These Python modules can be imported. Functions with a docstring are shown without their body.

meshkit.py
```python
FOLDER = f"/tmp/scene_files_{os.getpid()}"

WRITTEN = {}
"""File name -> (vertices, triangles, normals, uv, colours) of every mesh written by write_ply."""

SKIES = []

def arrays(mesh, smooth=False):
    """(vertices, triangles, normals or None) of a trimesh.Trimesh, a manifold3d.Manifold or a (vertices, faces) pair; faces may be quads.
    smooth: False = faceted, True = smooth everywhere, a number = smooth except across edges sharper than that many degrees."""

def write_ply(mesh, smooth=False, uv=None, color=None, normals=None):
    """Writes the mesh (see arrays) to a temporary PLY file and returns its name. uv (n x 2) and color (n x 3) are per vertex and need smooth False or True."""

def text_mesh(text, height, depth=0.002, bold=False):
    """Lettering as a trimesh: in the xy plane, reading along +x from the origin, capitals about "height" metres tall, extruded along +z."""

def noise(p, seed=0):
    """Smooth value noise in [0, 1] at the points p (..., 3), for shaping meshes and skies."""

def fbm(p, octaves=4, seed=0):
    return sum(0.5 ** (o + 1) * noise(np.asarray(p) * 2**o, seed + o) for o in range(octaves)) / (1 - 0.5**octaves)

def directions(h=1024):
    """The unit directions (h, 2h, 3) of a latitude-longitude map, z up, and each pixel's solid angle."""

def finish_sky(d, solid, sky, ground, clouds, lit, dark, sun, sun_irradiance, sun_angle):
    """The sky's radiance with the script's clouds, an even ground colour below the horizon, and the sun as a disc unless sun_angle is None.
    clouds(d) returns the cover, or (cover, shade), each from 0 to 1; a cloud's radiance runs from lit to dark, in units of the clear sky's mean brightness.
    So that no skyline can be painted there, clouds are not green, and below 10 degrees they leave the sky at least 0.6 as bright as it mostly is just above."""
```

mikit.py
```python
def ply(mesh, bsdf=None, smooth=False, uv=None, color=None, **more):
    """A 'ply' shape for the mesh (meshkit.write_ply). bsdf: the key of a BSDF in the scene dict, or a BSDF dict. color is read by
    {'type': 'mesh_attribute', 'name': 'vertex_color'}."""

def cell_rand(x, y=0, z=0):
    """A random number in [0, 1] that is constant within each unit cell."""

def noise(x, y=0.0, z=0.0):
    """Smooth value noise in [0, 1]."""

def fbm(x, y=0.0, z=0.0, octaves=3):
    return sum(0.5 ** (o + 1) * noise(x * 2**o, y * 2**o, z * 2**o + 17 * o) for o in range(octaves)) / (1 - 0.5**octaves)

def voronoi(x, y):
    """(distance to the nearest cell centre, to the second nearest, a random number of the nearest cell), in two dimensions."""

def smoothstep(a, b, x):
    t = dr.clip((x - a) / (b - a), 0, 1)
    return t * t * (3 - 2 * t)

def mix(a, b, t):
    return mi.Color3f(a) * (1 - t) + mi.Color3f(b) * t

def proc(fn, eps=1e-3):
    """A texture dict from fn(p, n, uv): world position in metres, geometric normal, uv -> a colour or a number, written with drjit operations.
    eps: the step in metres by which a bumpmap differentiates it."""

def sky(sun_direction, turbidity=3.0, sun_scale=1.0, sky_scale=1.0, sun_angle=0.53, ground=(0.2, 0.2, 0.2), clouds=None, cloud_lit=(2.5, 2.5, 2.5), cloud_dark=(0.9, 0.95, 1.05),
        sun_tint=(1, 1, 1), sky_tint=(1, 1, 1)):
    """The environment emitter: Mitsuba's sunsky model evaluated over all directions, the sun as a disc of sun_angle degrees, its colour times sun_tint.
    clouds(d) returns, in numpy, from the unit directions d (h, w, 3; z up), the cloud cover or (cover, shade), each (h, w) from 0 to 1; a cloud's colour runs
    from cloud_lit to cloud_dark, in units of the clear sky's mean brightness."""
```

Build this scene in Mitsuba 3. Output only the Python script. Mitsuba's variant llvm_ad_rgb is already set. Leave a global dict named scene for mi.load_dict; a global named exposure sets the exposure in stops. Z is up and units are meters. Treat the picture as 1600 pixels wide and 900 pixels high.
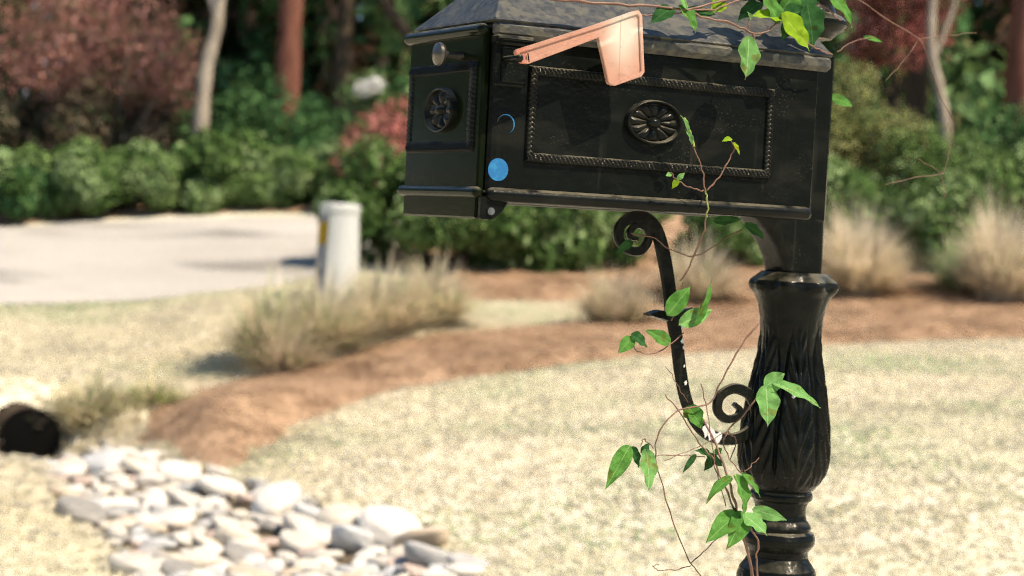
"""A weathered cast-metal mailbox wrapped in vine at the edge of a winter lawn, seen through a wide aperture."""
import math
import numpy as np, trimesh, manifold3d as m3, mitsuba as mi, mikit, meshkit, drjit as dr
from scipy.interpolate import RBFInterpolator
from scipy.spatial import Delaunay, cKDTree
from shapely.geometry import Polygon, Point, LineString
import shapely
T = mi.ScalarTransform4f
R = np.random.default_rng(11)
scene, labels = {}, {}

# ---------------------------------------------------------------- camera, sky, exposure
CAM_Z, PITCH, ROLL = (1.0269, 0.03253, 0.05268)
scene['camera'] = {'type': 'thinlens', 'fov_axis': 'x', 'fov': math.degrees(2 * math.atan(800 / 3000)), 'near_clip': 0.05, 'far_clip': 2000,
    'aperture_radius': 0.0064, 'focus_distance': 2.5,
    'to_world': T().look_at(origin=[0, 0, CAM_Z], target=[0, math.cos(PITCH), CAM_Z - math.sin(PITCH)], up=[-math.sin(ROLL), 0, math.cos(ROLL)])}
SUN = (0.465, -0.315, 0.825)
scene['sky'] = mikit.sky(SUN, turbidity=3, sun_tint=(0.99, 0.995, 0.985), ground=(0.3, 0.27, 0.2))
exposure = 2.48

# ---------------------------------------------------------------- helpers
O, U, V = (np.array(x) for x in ([-0.0433, 2.4582, 1.07], [0.87871, 0.47736, 0.0], [-0.47736, 0.87871, 0.0]))      # the mailbox's frame: along its side, into its depth, and up from its lower rail
LM = np.eye(4); LM[:3, 0], LM[:3, 1], LM[:3, 3] = U, V, O
LT = T(LM.tolist())

def key_of(name):
    if name not in scene and name not in labels: return name
    i = 1
    while f'{name}_{i:03d}' in scene or f'{name}_{i:03d}' in labels: i += 1
    return f'{name}_{i:03d}'
def thing(name, label, cat, group=None):
    k = key_of(name); labels[k] = {'label': label, 'category': cat}
    if group: labels[k]['group'] = group
    return k
def put(name, mesh, bsdf, parent=None, label=None, kind=None, local=False, **kw):
    k = key_of(f'{parent}__{name}' if parent else name)
    d = mikit.ply(mesh, bsdf, **kw)
    if local: d['to_world'] = LT
    scene[k] = d
    e = {}
    if label: e['label'] = label
    if kind: e['kind'] = kind
    if e or not parent: labels[k] = e
    return k
cat = trimesh.util.concatenate
def tm(v, f): return trimesh.Trimesh(np.asarray(v, float), np.asarray(f), process=False)
def cbox(x0, x1, y0, y1, z0, z1, c=0.002):
    """a box with chamfered edges"""
    p = []
    for i in range(8):
        s = [(i >> k) & 1 for k in range(3)]
        b = np.array([(x0, x1)[s[0]], (y0, y1)[s[1]], (z0, z1)[s[2]]])
        inn = np.array([c if q == 0 else -c for q in s])
        for k in range(3):
            q = b + inn; q[k] = b[k]; p.append(q)
    return trimesh.convex.convex_hull(np.array(p))
def frames(P):
    t = np.gradient(P, axis=0); t /= np.linalg.norm(t, axis=1, keepdims=True) + 1e-12
    a = np.zeros_like(t); r = np.array([0.13, 0.31, 0.94])
    for i in range(len(P)):
        a[i] = r - t[i] * (r @ t[i]); a[i] /= np.linalg.norm(a[i]) + 1e-12; r = a[i]
    return t, a, np.cross(t, a)
def tube(P, rad, sides=8, caps=True):
    P = np.asarray(P, float); rad = np.broadcast_to(rad, (len(P),))
    t, a, b = frames(P); g = np.arange(sides) * 2 * np.pi / sides
    v = (P[:, None] + rad[:, None, None] * (np.cos(g)[None, :, None] * a[:, None] + np.sin(g)[None, :, None] * b[:, None])).reshape(-1, 3)
    i, j = np.meshgrid(np.arange(len(P) - 1), np.arange(sides), indexing='ij'); j2 = (j + 1) % sides
    q = np.stack([i * sides + j, i * sides + j2, (i + 1) * sides + j2, (i + 1) * sides + j], -1).reshape(-1, 4)
    f = np.vstack([q[:, [0, 1, 2]], q[:, [0, 2, 3]]])
    if caps:
        n = len(v); v = np.vstack([v, P[:1], P[-1:]]); k = np.arange(sides); k2 = (k + 1) % sides; e = (len(P) - 1) * sides
        f = np.vstack([f, np.stack([k2, k, k * 0 + n], 1), np.stack([e + k, e + k2, k * 0 + n + 1], 1)])
    return tm(v, f)
def curve(pts, n=40):
    """a smooth (Catmull-Rom) line through the points"""
    p = np.asarray(pts, float)
    if len(p) == 2: return p[0] + (p[1] - p[0]) * np.linspace(0, 1, n)[:, None]
    e = np.vstack([2 * p[0] - p[1], p, 2 * p[-1] - p[-2]]); out = []
    for s in np.linspace(0, len(p) - 1 - 1e-6, n):
        i = int(s); t = s - i; a, b, c, d = e[i:i + 4]
        out.append(0.5 * (2 * b + (c - a) * t + (2 * a - 5 * b + 4 * c - d) * t * t + (3 * b - a - 3 * c + d) * t ** 3))
    return np.array(out)
def lathe(prof, n=96, disp=None):
    """profile of (radius, z) rows, low to high, about the z axis; disp(phi, z) adds to the radius"""
    prof = np.asarray(prof, float); ph = np.arange(n) * 2 * np.pi / n
    r = np.repeat(prof[:, :1], n, 1)
    if disp is not None: r = r + disp(ph[None, :], prof[:, 1:2])
    v = np.stack([r * np.cos(ph), r * np.sin(ph), np.repeat(prof[:, 1:2], n, 1)], -1).reshape(-1, 3)
    i, j = np.meshgrid(np.arange(len(prof) - 1), np.arange(n), indexing='ij'); j2 = (j + 1) % n
    q = np.stack([i * n + j, i * n + j2, (i + 1) * n + j2, (i + 1) * n + j], -1).reshape(-1, 4)
    k = np.arange(n); k2 = (k + 1) % n; e = (len(prof) - 1) * n; m = len(v)
    v = np.vstack([v, [[0, 0, prof[0, 1]], [0, 0, prof[-1, 1]]]])
    return tm(v, np.vstack([q[:, [0, 1, 2]], q[:, [0, 2, 3]], np.stack([k2, k, k * 0 + m], 1), np.stack([e + k, e + k2, k * 0 + m + 1], 1)]))
def grid_mesh(P):
    """P (n, m, 3)"""
    n, m = P.shape[:2]; i, j = np.meshgrid(np.arange(n - 1), np.arange(m - 1), indexing='ij')
    q = np.stack([i * m + j, (i + 1) * m + j, (i + 1) * m + j + 1, i * m + j + 1], -1).reshape(-1, 4)
    return tm(P.reshape(-1, 3), np.vstack([q[:, [0, 1, 2]], q[:, [0, 2, 3]]]))
def extr(poly, depth, to):
    """extrude a polygon given in (a, z); to = w of its face towards the camera"""
    m = trimesh.creation.extrude_polygon(poly, depth, engine='earcut')
    v = np.array(m.vertices); m.vertices = np.stack([v[:, 0], to + v[:, 2], v[:, 1]], 1); m.faces = m.faces[:, ::-1]
    return m
def icos(s, rad, c=(0, 0, 0)):
    m = trimesh.creation.icosphere(subdivisions=s); m.vertices = m.vertices * np.asarray(rad) + np.asarray(c); return m

# ---------------------------------------------------------------- materials
def rgb(*c): return {'type': 'rgb', 'value': list(c)}
N, FB, SS, MX = mikit.noise, mikit.fbm, mikit.smoothstep, mikit.mix
vcol = {'type': 'mesh_attribute', 'name': 'vertex_color'}
def cast_paint(base, dust, amount):
    def fn(p, n, uv):
        k = FB(p.x * 60, p.y * 60, p.z * 60, 3)
        grime = SS(0.5, 0.78, FB(p.x * 16 + 5, p.y * 16, p.z * 34, 3)) * 0.5 + SS(0.72, 0.8, N(p.x * 420, p.y * 420, p.z * 420)) * SS(.5, .7, FB(p.x * 22, p.y * 22, p.z * 22, 2)) * 1.2
        up = SS(0.35, 0.95, n.z) * SS(0.25, 0.6, FB(p.x * 45, p.y * 45, p.z * 45, 3))
        streak = SS(0.62, 0.85, N(p.x * 150, p.y * 150, p.z * 7)) * SS(.4, .7, FB(p.x * 14, p.y * 14, p.z * 9 + 3, 2)) * 0.16
        t = dr.clip(grime * amount + streak * amount * 4, 0, 1)
        return MX(MX(mi.Color3f(base) * (0.7 + 0.6 * k), mi.Color3f(dust), t), (0.13, 0.12, 0.085), up * 0.8)
    return fn
def lumps(p, n, uv): return FB(p.x * 180, p.y * 180, p.z * 180, 3)
def painted(base, dust, amount, rough, bump=0.0005, spec=0.12):
    return {'type': 'twosided', 'b': {'type': 'bumpmap', 't': mikit.proc(lumps, eps=7e-4), 'scale': bump,
        'b': {'type': 'principled', 'base_color': mikit.proc(cast_paint(base, dust, amount)), 'roughness': rough, 'specular': spec}}}
scene['black_paint'] = painted((0.0036, 0.0048, 0.0042), (0.062, 0.062, 0.050), 0.19, 0.27)
scene['door_paint'] = painted((0.0042, 0.0070, 0.0022), (0.03, 0.032, 0.02), 0.05, 0.14, 0.00008, 0.10)
def roof_fn(p, n, uv):
    a = FB(p.x * 38, p.y * 38, p.z * 60, 4); b = FB(p.x * 150, p.y * 150, p.z * 150, 3); c = SS(0.5, 0.68, FB(p.x * 70 + 9, p.y * 70, p.z * 70, 3))
    d = MX((0.020, 0.022, 0.022), (0.050, 0.050, 0.043), SS(0.3, 0.7, a * 0.5 + b * 0.5))
    return MX(d, (0.10, 0.094, 0.064), c * 0.5)
scene['roof_paint'] = {'type': 'twosided', 'b': {'type': 'bumpmap', 't': mikit.proc(lumps, eps=7e-4), 'scale': 0.0016,
    'b': {'type': 'principled', 'base_color': mikit.proc(roof_fn), 'roughness': 0.5, 'specular': 0.45}}}
def flag_fn(p, n, uv):
    # bleached in the middle of the flag plate; uv = the flag's own plane in metres
    dx, dy = uv.x - 0.168, uv.y - 0.213
    f = dr.exp(-(dx * dx / (2 * 0.017 ** 2) + dy * dy / (2 * 0.024 ** 2))) + 0.10 * FB(p.x * 120, p.y * 120, p.z * 120, 3)
    arm = dr.exp(-dr.square((dy + 0.003 - 0.42 * (uv.x - 0.168)) / 0.0035)) * SS(0.03, 0.08, uv.x) * 0.5
    c = MX((0.40, 0.20, 0.14), (0.53, 0.49, 0.41), dr.clip(f * 1.15 + arm, 0, 1))
    crease = SS(.0012, .0004, dr.abs(uv.x - .1630 - (.24 - uv.y) * .03))
    c = MX(c, (.30, .15, .09), crease * .45)
    return MX(c, (0.36, 0.10, 0.06), SS(0.032, 0.02, uv.x) * 0.5) * (0.86 + 0.2 * FB(p.x * 60, p.y * 60, p.z * 60, 2)) * (1 - .14 * SS(.6, .8, FB(p.x * 110, p.y * 110, p.z * 170, 3)))
scene['flag_plastic'] = {'type': 'twosided', 'b': {'type': 'principled', 'base_color': mikit.proc(flag_fn), 'roughness': 0.42, 'specular': 0.4}}
def blue_fn(p, n, uv): return MX((0.003, 0.105, 0.285), (0.012, 0.155, 0.34), SS(0.45, 0.75, FB(p.x * 130, p.y * 130, p.z * 130, 3)))
scene['blue_paint'] = {'type': 'twosided', 'b': {'type': 'principled', 'base_color': mikit.proc(blue_fn), 'roughness': 0.5}}
scene['steel'] = {'type': 'twosided', 'b': {'type': 'principled', 'base_color': rgb(.22, .23, .24), 'metallic': 0.9, 'roughness': 0.35}}
scene['tarnished'] = {'type': 'twosided', 'b': {'type': 'principled', 'base_color': rgb(0.10, 0.092, 0.082), 'metallic': 0.75, 'roughness': 0.33}}
scene['chipped'] = {'type': 'twosided', 'b': {'type': 'diffuse', 'reflectance': rgb(0.55, 0.56, 0.58)}}
def leaf_fn(c0, c1, vein):
    def fn(p, n, uv):
        x = dr.abs(uv.x - 0.5) * 2
        side = SS(0.16, 0.0, dr.abs(dr.sin((uv.y * 1.15 - x * 0.42) * 22))) * SS(0.03, 0.12, x)
        mid = SS(0.06, 0.015, x)
        k = FB(p.x * 140, p.y * 140, p.z * 140, 3)
        blotch = SS(.55, .75, FB(p.x * 55, p.y * 55, p.z * 55 + 4, 3))
        return MX(MX(c0, c1, dr.clip(k * 1.6 - .3, 0, 1)), vein, dr.clip(mid * 0.8 + side * 0.5, 0, 1)) * (1 - .35 * blotch) * MX((1, 1, 1), (1.0, .55, .45), SS(.64, .72, FB(p.x * 75 + 8, p.y * 75, p.z * 75, 3)) * .8)
    return fn
for nm, c0, c1, ve in (('leaf_green', (.055, .17, .03), (.12, .29, .065), (.2, .36, .11)), ('leaf_pale', (.12, .29, .075), (.19, .40, .13), (.34, .5, .24)),
                       ('leaf_dark', (.02, .07, .022), (.045, .125, .04), (.08, .17, .07)), ('leaf_yellow', (.17, .31, .015), (.26, .42, .03), (.33, .44, .08))):
    scene[nm] = {'type': 'principledthin', 'base_color': mikit.proc(leaf_fn(c0, c1, ve)), 'roughness': 0.5, 'diff_trans': 0.75, 'eta': 1.4}
def stem_fn(p, n, uv): return MX((0.085, 0.036, 0.025), (0.21, 0.12, 0.08), FB(p.x * 90, p.y * 90, p.z * 40, 3))
scene['stem_brown'] = {'type': 'twosided', 'b': {'type': 'principled', 'base_color': mikit.proc(stem_fn), 'roughness': 0.55}}
scene['stem_green'] = {'type': 'twosided', 'b': {'type': 'principled', 'base_color': rgb(0.22, 0.25, 0.06), 'roughness': 0.55}}
scene['foliage'] = {'type': 'principledthin', 'base_color': vcol, 'roughness': 0.27, 'diff_trans': 0.5, 'eta': 1.45}
scene['blade'] = {'type': 'principledthin', 'base_color': vcol, 'roughness': 0.7, 'diff_trans': 0.8, 'eta': 1.3}
scene['stone'] = {'type': 'twosided', 'b': {'type': 'principled', 'base_color': vcol, 'roughness': 0.6}}
def bark_fn(c0, c1):
    def fn(p, n, uv): return MX(c0, c1, FB(p.x * 9, p.y * 9, p.z * 2.5, 4))
    return {'type': 'twosided', 'b': {'type': 'diffuse', 'reflectance': mikit.proc(fn)}}
scene['pine_bark'] = bark_fn((.09, .04, .03), (.25, .115, .085))
scene['pale_bark'] = bark_fn((.17, .14, .105), (.46, .41, .335))
scene['dark_bark'] = bark_fn((.03, .025, .02), (.09, .07, .05))
def lawn_fn(p, n, uv):
    a = FB(p.x * 1.3, p.y * 1.3, 0, 4); g = SS(0.5, 0.7, FB(p.x * 0.8 + 31, p.y * 0.8, 0, 3)); s = FB(p.x * 30, p.y * 30, 0, 3)
    return MX(MX((.54, .50, .39), (.66, .62, .505), a), (.40, .42, .27), g * 0.4) * (0.92 + 0.16 * s)
scene['lawn_soil'] = {'type': 'diffuse', 'reflectance': mikit.proc(lawn_fn)}
def straw_fn(p, n, uv):
    a = FB(p.x * 2.2, p.y * 2.2, 0, 3); s = FB(p.x * 40, p.y * 40, 0, 3)
    return MX((.10, .06, .038), (.40, .275, .18), SS(.22, .72, a * 0.3 + s * 0.35 + FB(p.x * 9, p.y * 9, 0, 3) * .35))
scene['pine_straw'] = {'type': 'diffuse', 'reflectance': mikit.proc(straw_fn)}
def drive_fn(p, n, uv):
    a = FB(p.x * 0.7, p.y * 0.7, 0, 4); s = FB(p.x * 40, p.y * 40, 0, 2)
    painted_shade = SS(0.42, 0.6, FB(p.x * 0.42 + 3 + FB(p.x * .8, p.y * .8, 0, 2), p.y * 0.95 + p.x * 0.22, 0, 4))  # soft streaks of tree shade painted into the driveway colour
    return MX((.35, .335, .305), (.45, .43, .395), a) * (0.9 + 0.2 * s) * (1 - 0.42 * painted_shade)
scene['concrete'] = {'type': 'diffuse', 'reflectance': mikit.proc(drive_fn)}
def mud_fn(p, n, uv): return MX((.06, .045, .03), (.20, .165, .115), FB(p.x * 9, p.y * 9, 0, 4))
scene['silt'] = {'type': 'diffuse', 'reflectance': mikit.proc(mud_fn)}
scene['culvert_plastic'] = {'type': 'twosided', 'b': {'type': 'diffuse', 'reflectance': rgb(.005, .005, .005)}}
def ped_fn(p, n, uv): return MX((.42, .44, .43), (.50, .52, .51), FB(p.x * 6, p.y * 6, p.z * 3, 3))
scene['pedestal_plastic'] = {'type': 'twosided', 'b': {'type': 'principled', 'base_color': mikit.proc(ped_fn), 'roughness': 0.45}}
scene['pedestal_grey'] = {'type': 'twosided', 'b': {'type': 'diffuse', 'reflectance': rgb(.26, .275, .29)}}
scene['label_yellow'] = {'type': 'twosided', 'b': {'type': 'diffuse', 'reflectance': rgb(.36, .24, .02)}}
scene['dark_plastic'] = {'type': 'twosided', 'b': {'type': 'diffuse', 'reflectance': rgb(.05, .06, .06)}}

# ---------------------------------------------------------------- terrain
CP = np.array([(1.50,6.20,0.009), (0.86,6.10,-0.027), (0.47,6.30,-0.063), (1.90,8.60,0.127), (3.05,14.00,0.334), (3.68,17.00,0.611), (3.78,19.00,0.830), (4.92,19.00,0.859), (1.34,13.20,0.227), (0.80,11.50,0.117), (1.01,15.00,0.291), (1.16,17.50,0.577), (0.04,9.00,-0.018), (0.03,12.80,0.141), (-0.32,18.30,0.720), (0.01,15.00,0.289), (-0.77,12.00,0.033), (-0.98,10.20,-0.143), (-0.67,8.90,-0.163), (-1.07,8.40,-0.289), (-0.60,7.00,-0.291), (-0.35,7.50,-0.243), (-1.52,9.40,-0.273), (-2.30,10.50,-0.334), (-1.69,8.70,-0.367), (-1.18,7.40,-0.345), (-0.84,7.05,-0.312), (-1.66,6.90,-0.282), (-2.06,7.90,-0.267), (-2.33,8.90,-0.266), (-2.00,8.30,-0.268), (-1.49,7.10,-0.308), (-1.62,9.95,-0.183), (-1.36,9.80,-0.185), (-1.16,10.00,-0.164), (-2.00,12.20,-0.089), (-1.52,12.20,-0.022), (-2.96,12.80,-0.017), (-3.39,12.80,-0.040), (-2.89,14.50,0.160), (-2.87,11.60,-0.085), (-2.33,11.40,-0.116), (-4.07,15.30,0.212), (-2.83,15.50,0.269), (-1.87,16.00,0.461), (-4.23,21.00,0.870), (-5.52,20.60,0.739), (-2.28,21.00,1.008), (-1.31,14.60,0.434), (-3.65,18.20,0.546), (-1.20,17.80,0.622), (-12.00,8.00,-0.100), (-12.00,14.00,0.250), (-14.00,21.00,1.000), (-8.00,24.00,1.250), (0.00,25.00,1.300), (8.00,24.00,1.250), (14.00,20.00,0.900), (12.00,14.00,0.450), (10.00,8.00,0.150), (-8.00,4.00,-0.100), (6.00,4.00,0.000), (0.00,4.00,-0.050), (0.46,2.80,0.000), (1.20,2.50,0.000), (-1.00,2.50,0.000), (0.00,0.00,0.000), (-5.00,0.00,0.000), (6.00,0.00,0.000), (0.00,-6.00,0.000), (-8.00,-6.00,0.000), (8.00,-6.00,0.000), (-10.00,34.00,1.600), (0.00,34.00,1.700), (12.00,34.00,1.600), (-20.00,30.00,1.500), (20.00,30.00,1.400), (-22.00,10.00,0.200), (22.00,10.00,0.500), (-20.00,-8.00,0.000), (20.00,-8.00,0.000)])
_rbf = RBFInterpolator(CP[:, :2], CP[:, 2], kernel='thin_plate_spline', smoothing=0.05)
PIPE = np.array((-2.67, 10.75, -0.307)); PIPE_R = 0.165
PDIR = np.array([0.42, -0.907]); PLAT = np.array([0.907, 0.42])     # out of the culvert's mouth, and across it
def height(x, y):
    x, y = np.asarray(x, float), np.asarray(y, float)
    P = np.stack([x.ravel(), y.ravel()], 1)
    c = np.clip(P, [-24, -9], [24, 36])
    z = np.concatenate([_rbf(c[i:i + 40000]) for i in range(0, len(c), 40000)])
    far = np.linalg.norm(P - c, axis=1); z = z + np.where(P[:, 1] > 36, np.minimum(far, 60) * 0.03, 0)
    d = P - PIPE[:2]; t, s = d @ PDIR, d @ PLAT                          # the bank over the culvert
    near = np.exp(-(s / 0.55) ** 2)
    bank = PIPE[2] + PIPE_R + 0.10 + 0.03 * np.exp(-s * s * 9)
    behind = near * np.clip((-t + 0.025) / 0.05, 0, 1) * np.clip((1.9 + t) / 1.2, 0, 1)
    z = np.where(t < 0.025, z + np.maximum(bank - z, 0) * behind, z)
    front = np.exp(-(s / 0.34) ** 2) * np.clip(2.2 - np.abs(t - 0.4) / 0.4, 0, 1)
    z = z + (np.minimum(z, PIPE[2] - PIPE_R - 0.015) - z) * front
    z = z + 0.02 * (meshkit.fbm(np.stack([P[:, 0] * 2.2, P[:, 1] * 2.2, P[:, 0] * 0], 1), 3) - 0.5)
    return z.reshape(x.shape)
class HField:
    """the terrain sampled once on a fine grid, then looked up"""
    def __init__(s):
        s.x0, s.y0, s.d = -12.0, 3.5, 0.05
        s.nx, s.ny = int(24 / s.d) + 1, int(27 / s.d) + 1
        X, Y = np.meshgrid(s.x0 + np.arange(s.nx) * s.d, s.y0 + np.arange(s.ny) * s.d, indexing='ij'); s.X, s.Y = X, Y; s.Z = height(X, Y)
    def __call__(s, x, y):
        fx, fy = np.clip((np.asarray(x) - s.x0) / s.d, 0, s.nx - 1.001), np.clip((np.asarray(y) - s.y0) / s.d, 0, s.ny - 1.001)
        i, j = fx.astype(int), fy.astype(int); a, b = fx - i, fy - j
        return s.Z[i, j] * (1 - a) * (1 - b) + s.Z[i + 1, j] * a * (1 - b) + s.Z[i, j + 1] * (1 - a) * b + s.Z[i + 1, j + 1] * a * b
hf = HField()
def axis_steps(lo, hi, d, out):
    a = [lo + d * i for i in range(int(round((hi - lo) / d)) + 1)]; s = d
    left, right = [], []
    x = lo; 
    while x > -out: s *= 1.3; x -= s; left.append(x)
    x, s = hi, d
    while x < out: s *= 1.3; x += s; right.append(x)
    return np.array(left[::-1] + a + right)
xs, ys = axis_steps(-7, 8, 0.06, 600), axis_steps(4.5, 25, 0.06, 600)
xs, ys = (np.unique(np.round(np.r_[q[(q < c - .7) | (q > c + .7)], np.arange(c - .7, c + .701, .02)], 4)) for q, c in ((xs, PIPE[0]), (ys, PIPE[1])))
GX, GY = np.meshgrid(xs, ys, indexing='ij')
g = grid_mesh(np.stack([GX, GY, height(GX, GY)], -1))
cen = g.vertices[g.faces].mean(1); d2 = cen[:, :2] - PIPE[:2]; tt, ss = d2 @ PDIR, d2 @ PLAT
hole = (np.hypot(ss, cen[:, 2] - PIPE[2]) < PIPE_R * 1.0) & (tt < 0.16) & (tt > -2.2)
g.update_faces(~hole); g.fix_normals() if False else None
put('ground', g, 'lawn_soil', kind='structure', smooth=True)

def jitter(poly, amp, step=0.12, seed=0):
    p = Polygon(poly).segmentize(step); c = np.array(p.exterior.coords)[:-1]
    n = meshkit.fbm(np.column_stack([c * 2.3, np.zeros(len(c)) + seed]), 3) - 0.5; m = meshkit.fbm(np.column_stack([c * 2.3 + 40, np.zeros(len(c)) + seed]), 3) - 0.5
    return Polygon(c + np.stack([n, m], 1) * amp * 2).buffer(0)
def swell(x, y, dist):
    lump = meshkit.fbm(np.column_stack([x * 3.2, y * 3.2, x * 0]), 3)
    return np.clip(dist / .3, 0, 1) ** .7 * (.3 + 1.7 * lump + 2.4 * np.exp(-((x + 1.45) / .55) ** 2 - ((y - 10.5) / .8) ** 2))
def sheet(poly, lift, d=0.1, bulge=0.0, edge=0.3):
    """a patch of ground inside the polygon, a little above the terrain and swelling towards its middle"""
    x0, y0, x1, y1 = poly.bounds
    X, Y = np.meshgrid(np.arange(x0, x1, d), np.arange(y0, y1, d), indexing='ij'); P = np.stack([X.ravel(), Y.ravel()], 1)
    inner = poly.buffer(-d * 0.4); P = P[shapely.contains_xy(inner, P[:, 0], P[:, 1])]
    B = np.array(poly.segmentize(d).exterior.coords)[:-1]
    for r in poly.interiors: B = np.vstack([B, np.array(LineString(r.coords).segmentize(d).coords)[:-1]])
    P = np.vstack([B, P]); tri = Delaunay(P).simplices; c = P[tri].mean(1)
    tri = tri[shapely.contains_xy(poly, c[:, 0], c[:, 1])]
    dist = shapely.distance(shapely.boundary(poly), shapely.points(P))
    z = hf(P[:, 0], P[:, 1]) + lift + bulge * swell(P[:, 0], P[:, 1], dist)
    v = np.column_stack([P, z]); n = np.cross(v[tri[:, 1]] - v[tri[:, 0]], v[tri[:, 2]] - v[tri[:, 0]])[:, 2]
    tri = np.where(n[:, None] < 0, tri[:, ::-1], tri)
    return tm(v, tri)
def XY(*pts): return [p[:2] for p in pts]
drive_poly = jitter(XY((-5.45, 20.34, 0.709), (-4.863, 20.72, 0.788), (-4.21, 20.89, 0.857), (-3.173, 20.93, 0.94), (-1.983, 20.86, 1.002), (-1.315, 19.36, 0.832), (-1.368, 17.02, 0.543), (-1.913, 15.52, 0.421), (-2.846, 15.56, 0.277), (-3.476, 15.37, 0.22), (-4.02, 15.1, 0.187)) + [(-6.5, 15.2), (-9.5, 16.0), (-9.5, 20.5)], 0.06, seed=1)
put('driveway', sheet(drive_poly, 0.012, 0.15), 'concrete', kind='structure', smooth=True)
stream_poly = jitter(XY((-2.592, 10.12, -0.328), (-2.511, 10.63, -0.306), (-2.176, 10.89, -0.237), (-1.854, 9.883, -0.237), (-1.362, 9.375, -0.255), (-1.088, 8.952, -0.258), (-0.717, 8.202, -0.246), (-0.453, 7.936, -0.227), (-0.288, 7.795, -0.21), (-0.213, 7.22, -0.225), (-0.016, 6.68, -0.167)) + [(-0.1, 6.2), (-0.75, 6.0), (-1.25, 6.6)] + XY((-1.415, 7.082, -0.313), (-1.591, 7.559, -0.318), (-1.906, 8.294, -0.29), (-2.209, 9.122, -0.289)), 0.05, seed=2)
put('stream_bed', sheet(stream_poly, 0.004, 0.08), 'silt', kind='structure', smooth=True)
mulch_a = jitter(XY((-2.023, 10.53, -0.277), (-1.546, 9.533, -0.247), (-1.364, 9.387, -0.254), (-1.249, 9.568, -0.21), (-1.094, 10.61, -0.13), (-0.727, 11.4, -0.024), (-0.131, 12, 0.076), (0.443, 12.51, 0.141), (1.336, 13.12, 0.223), (2.31, 13.73, 0.289), (3.822, 14.27, 0.383)) + [(6.5, 14.5), (8.5, 19), (9, 24), (3, 24), (-0.6, 22.5)] + XY((-1.213, 18, 0.648), (-0.359, 15.64, 0.394), (0.602, 16.29, 0.42), (0.634, 14.84, 0.27), (-0.258, 13.77, 0.243), (-0.854, 13.12, 0.16), (-1.512, 12.16, -0.027), (-1.813, 11.78, -0.091), (-2.028, 11.06, -0.188)), 0.1, seed=3).difference(stream_poly.buffer(0.03)).difference(drive_poly.buffer(0.05))
mulch_a = max(getattr(mulch_a, 'geoms', [mulch_a]), key=lambda q: q.area)
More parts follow.
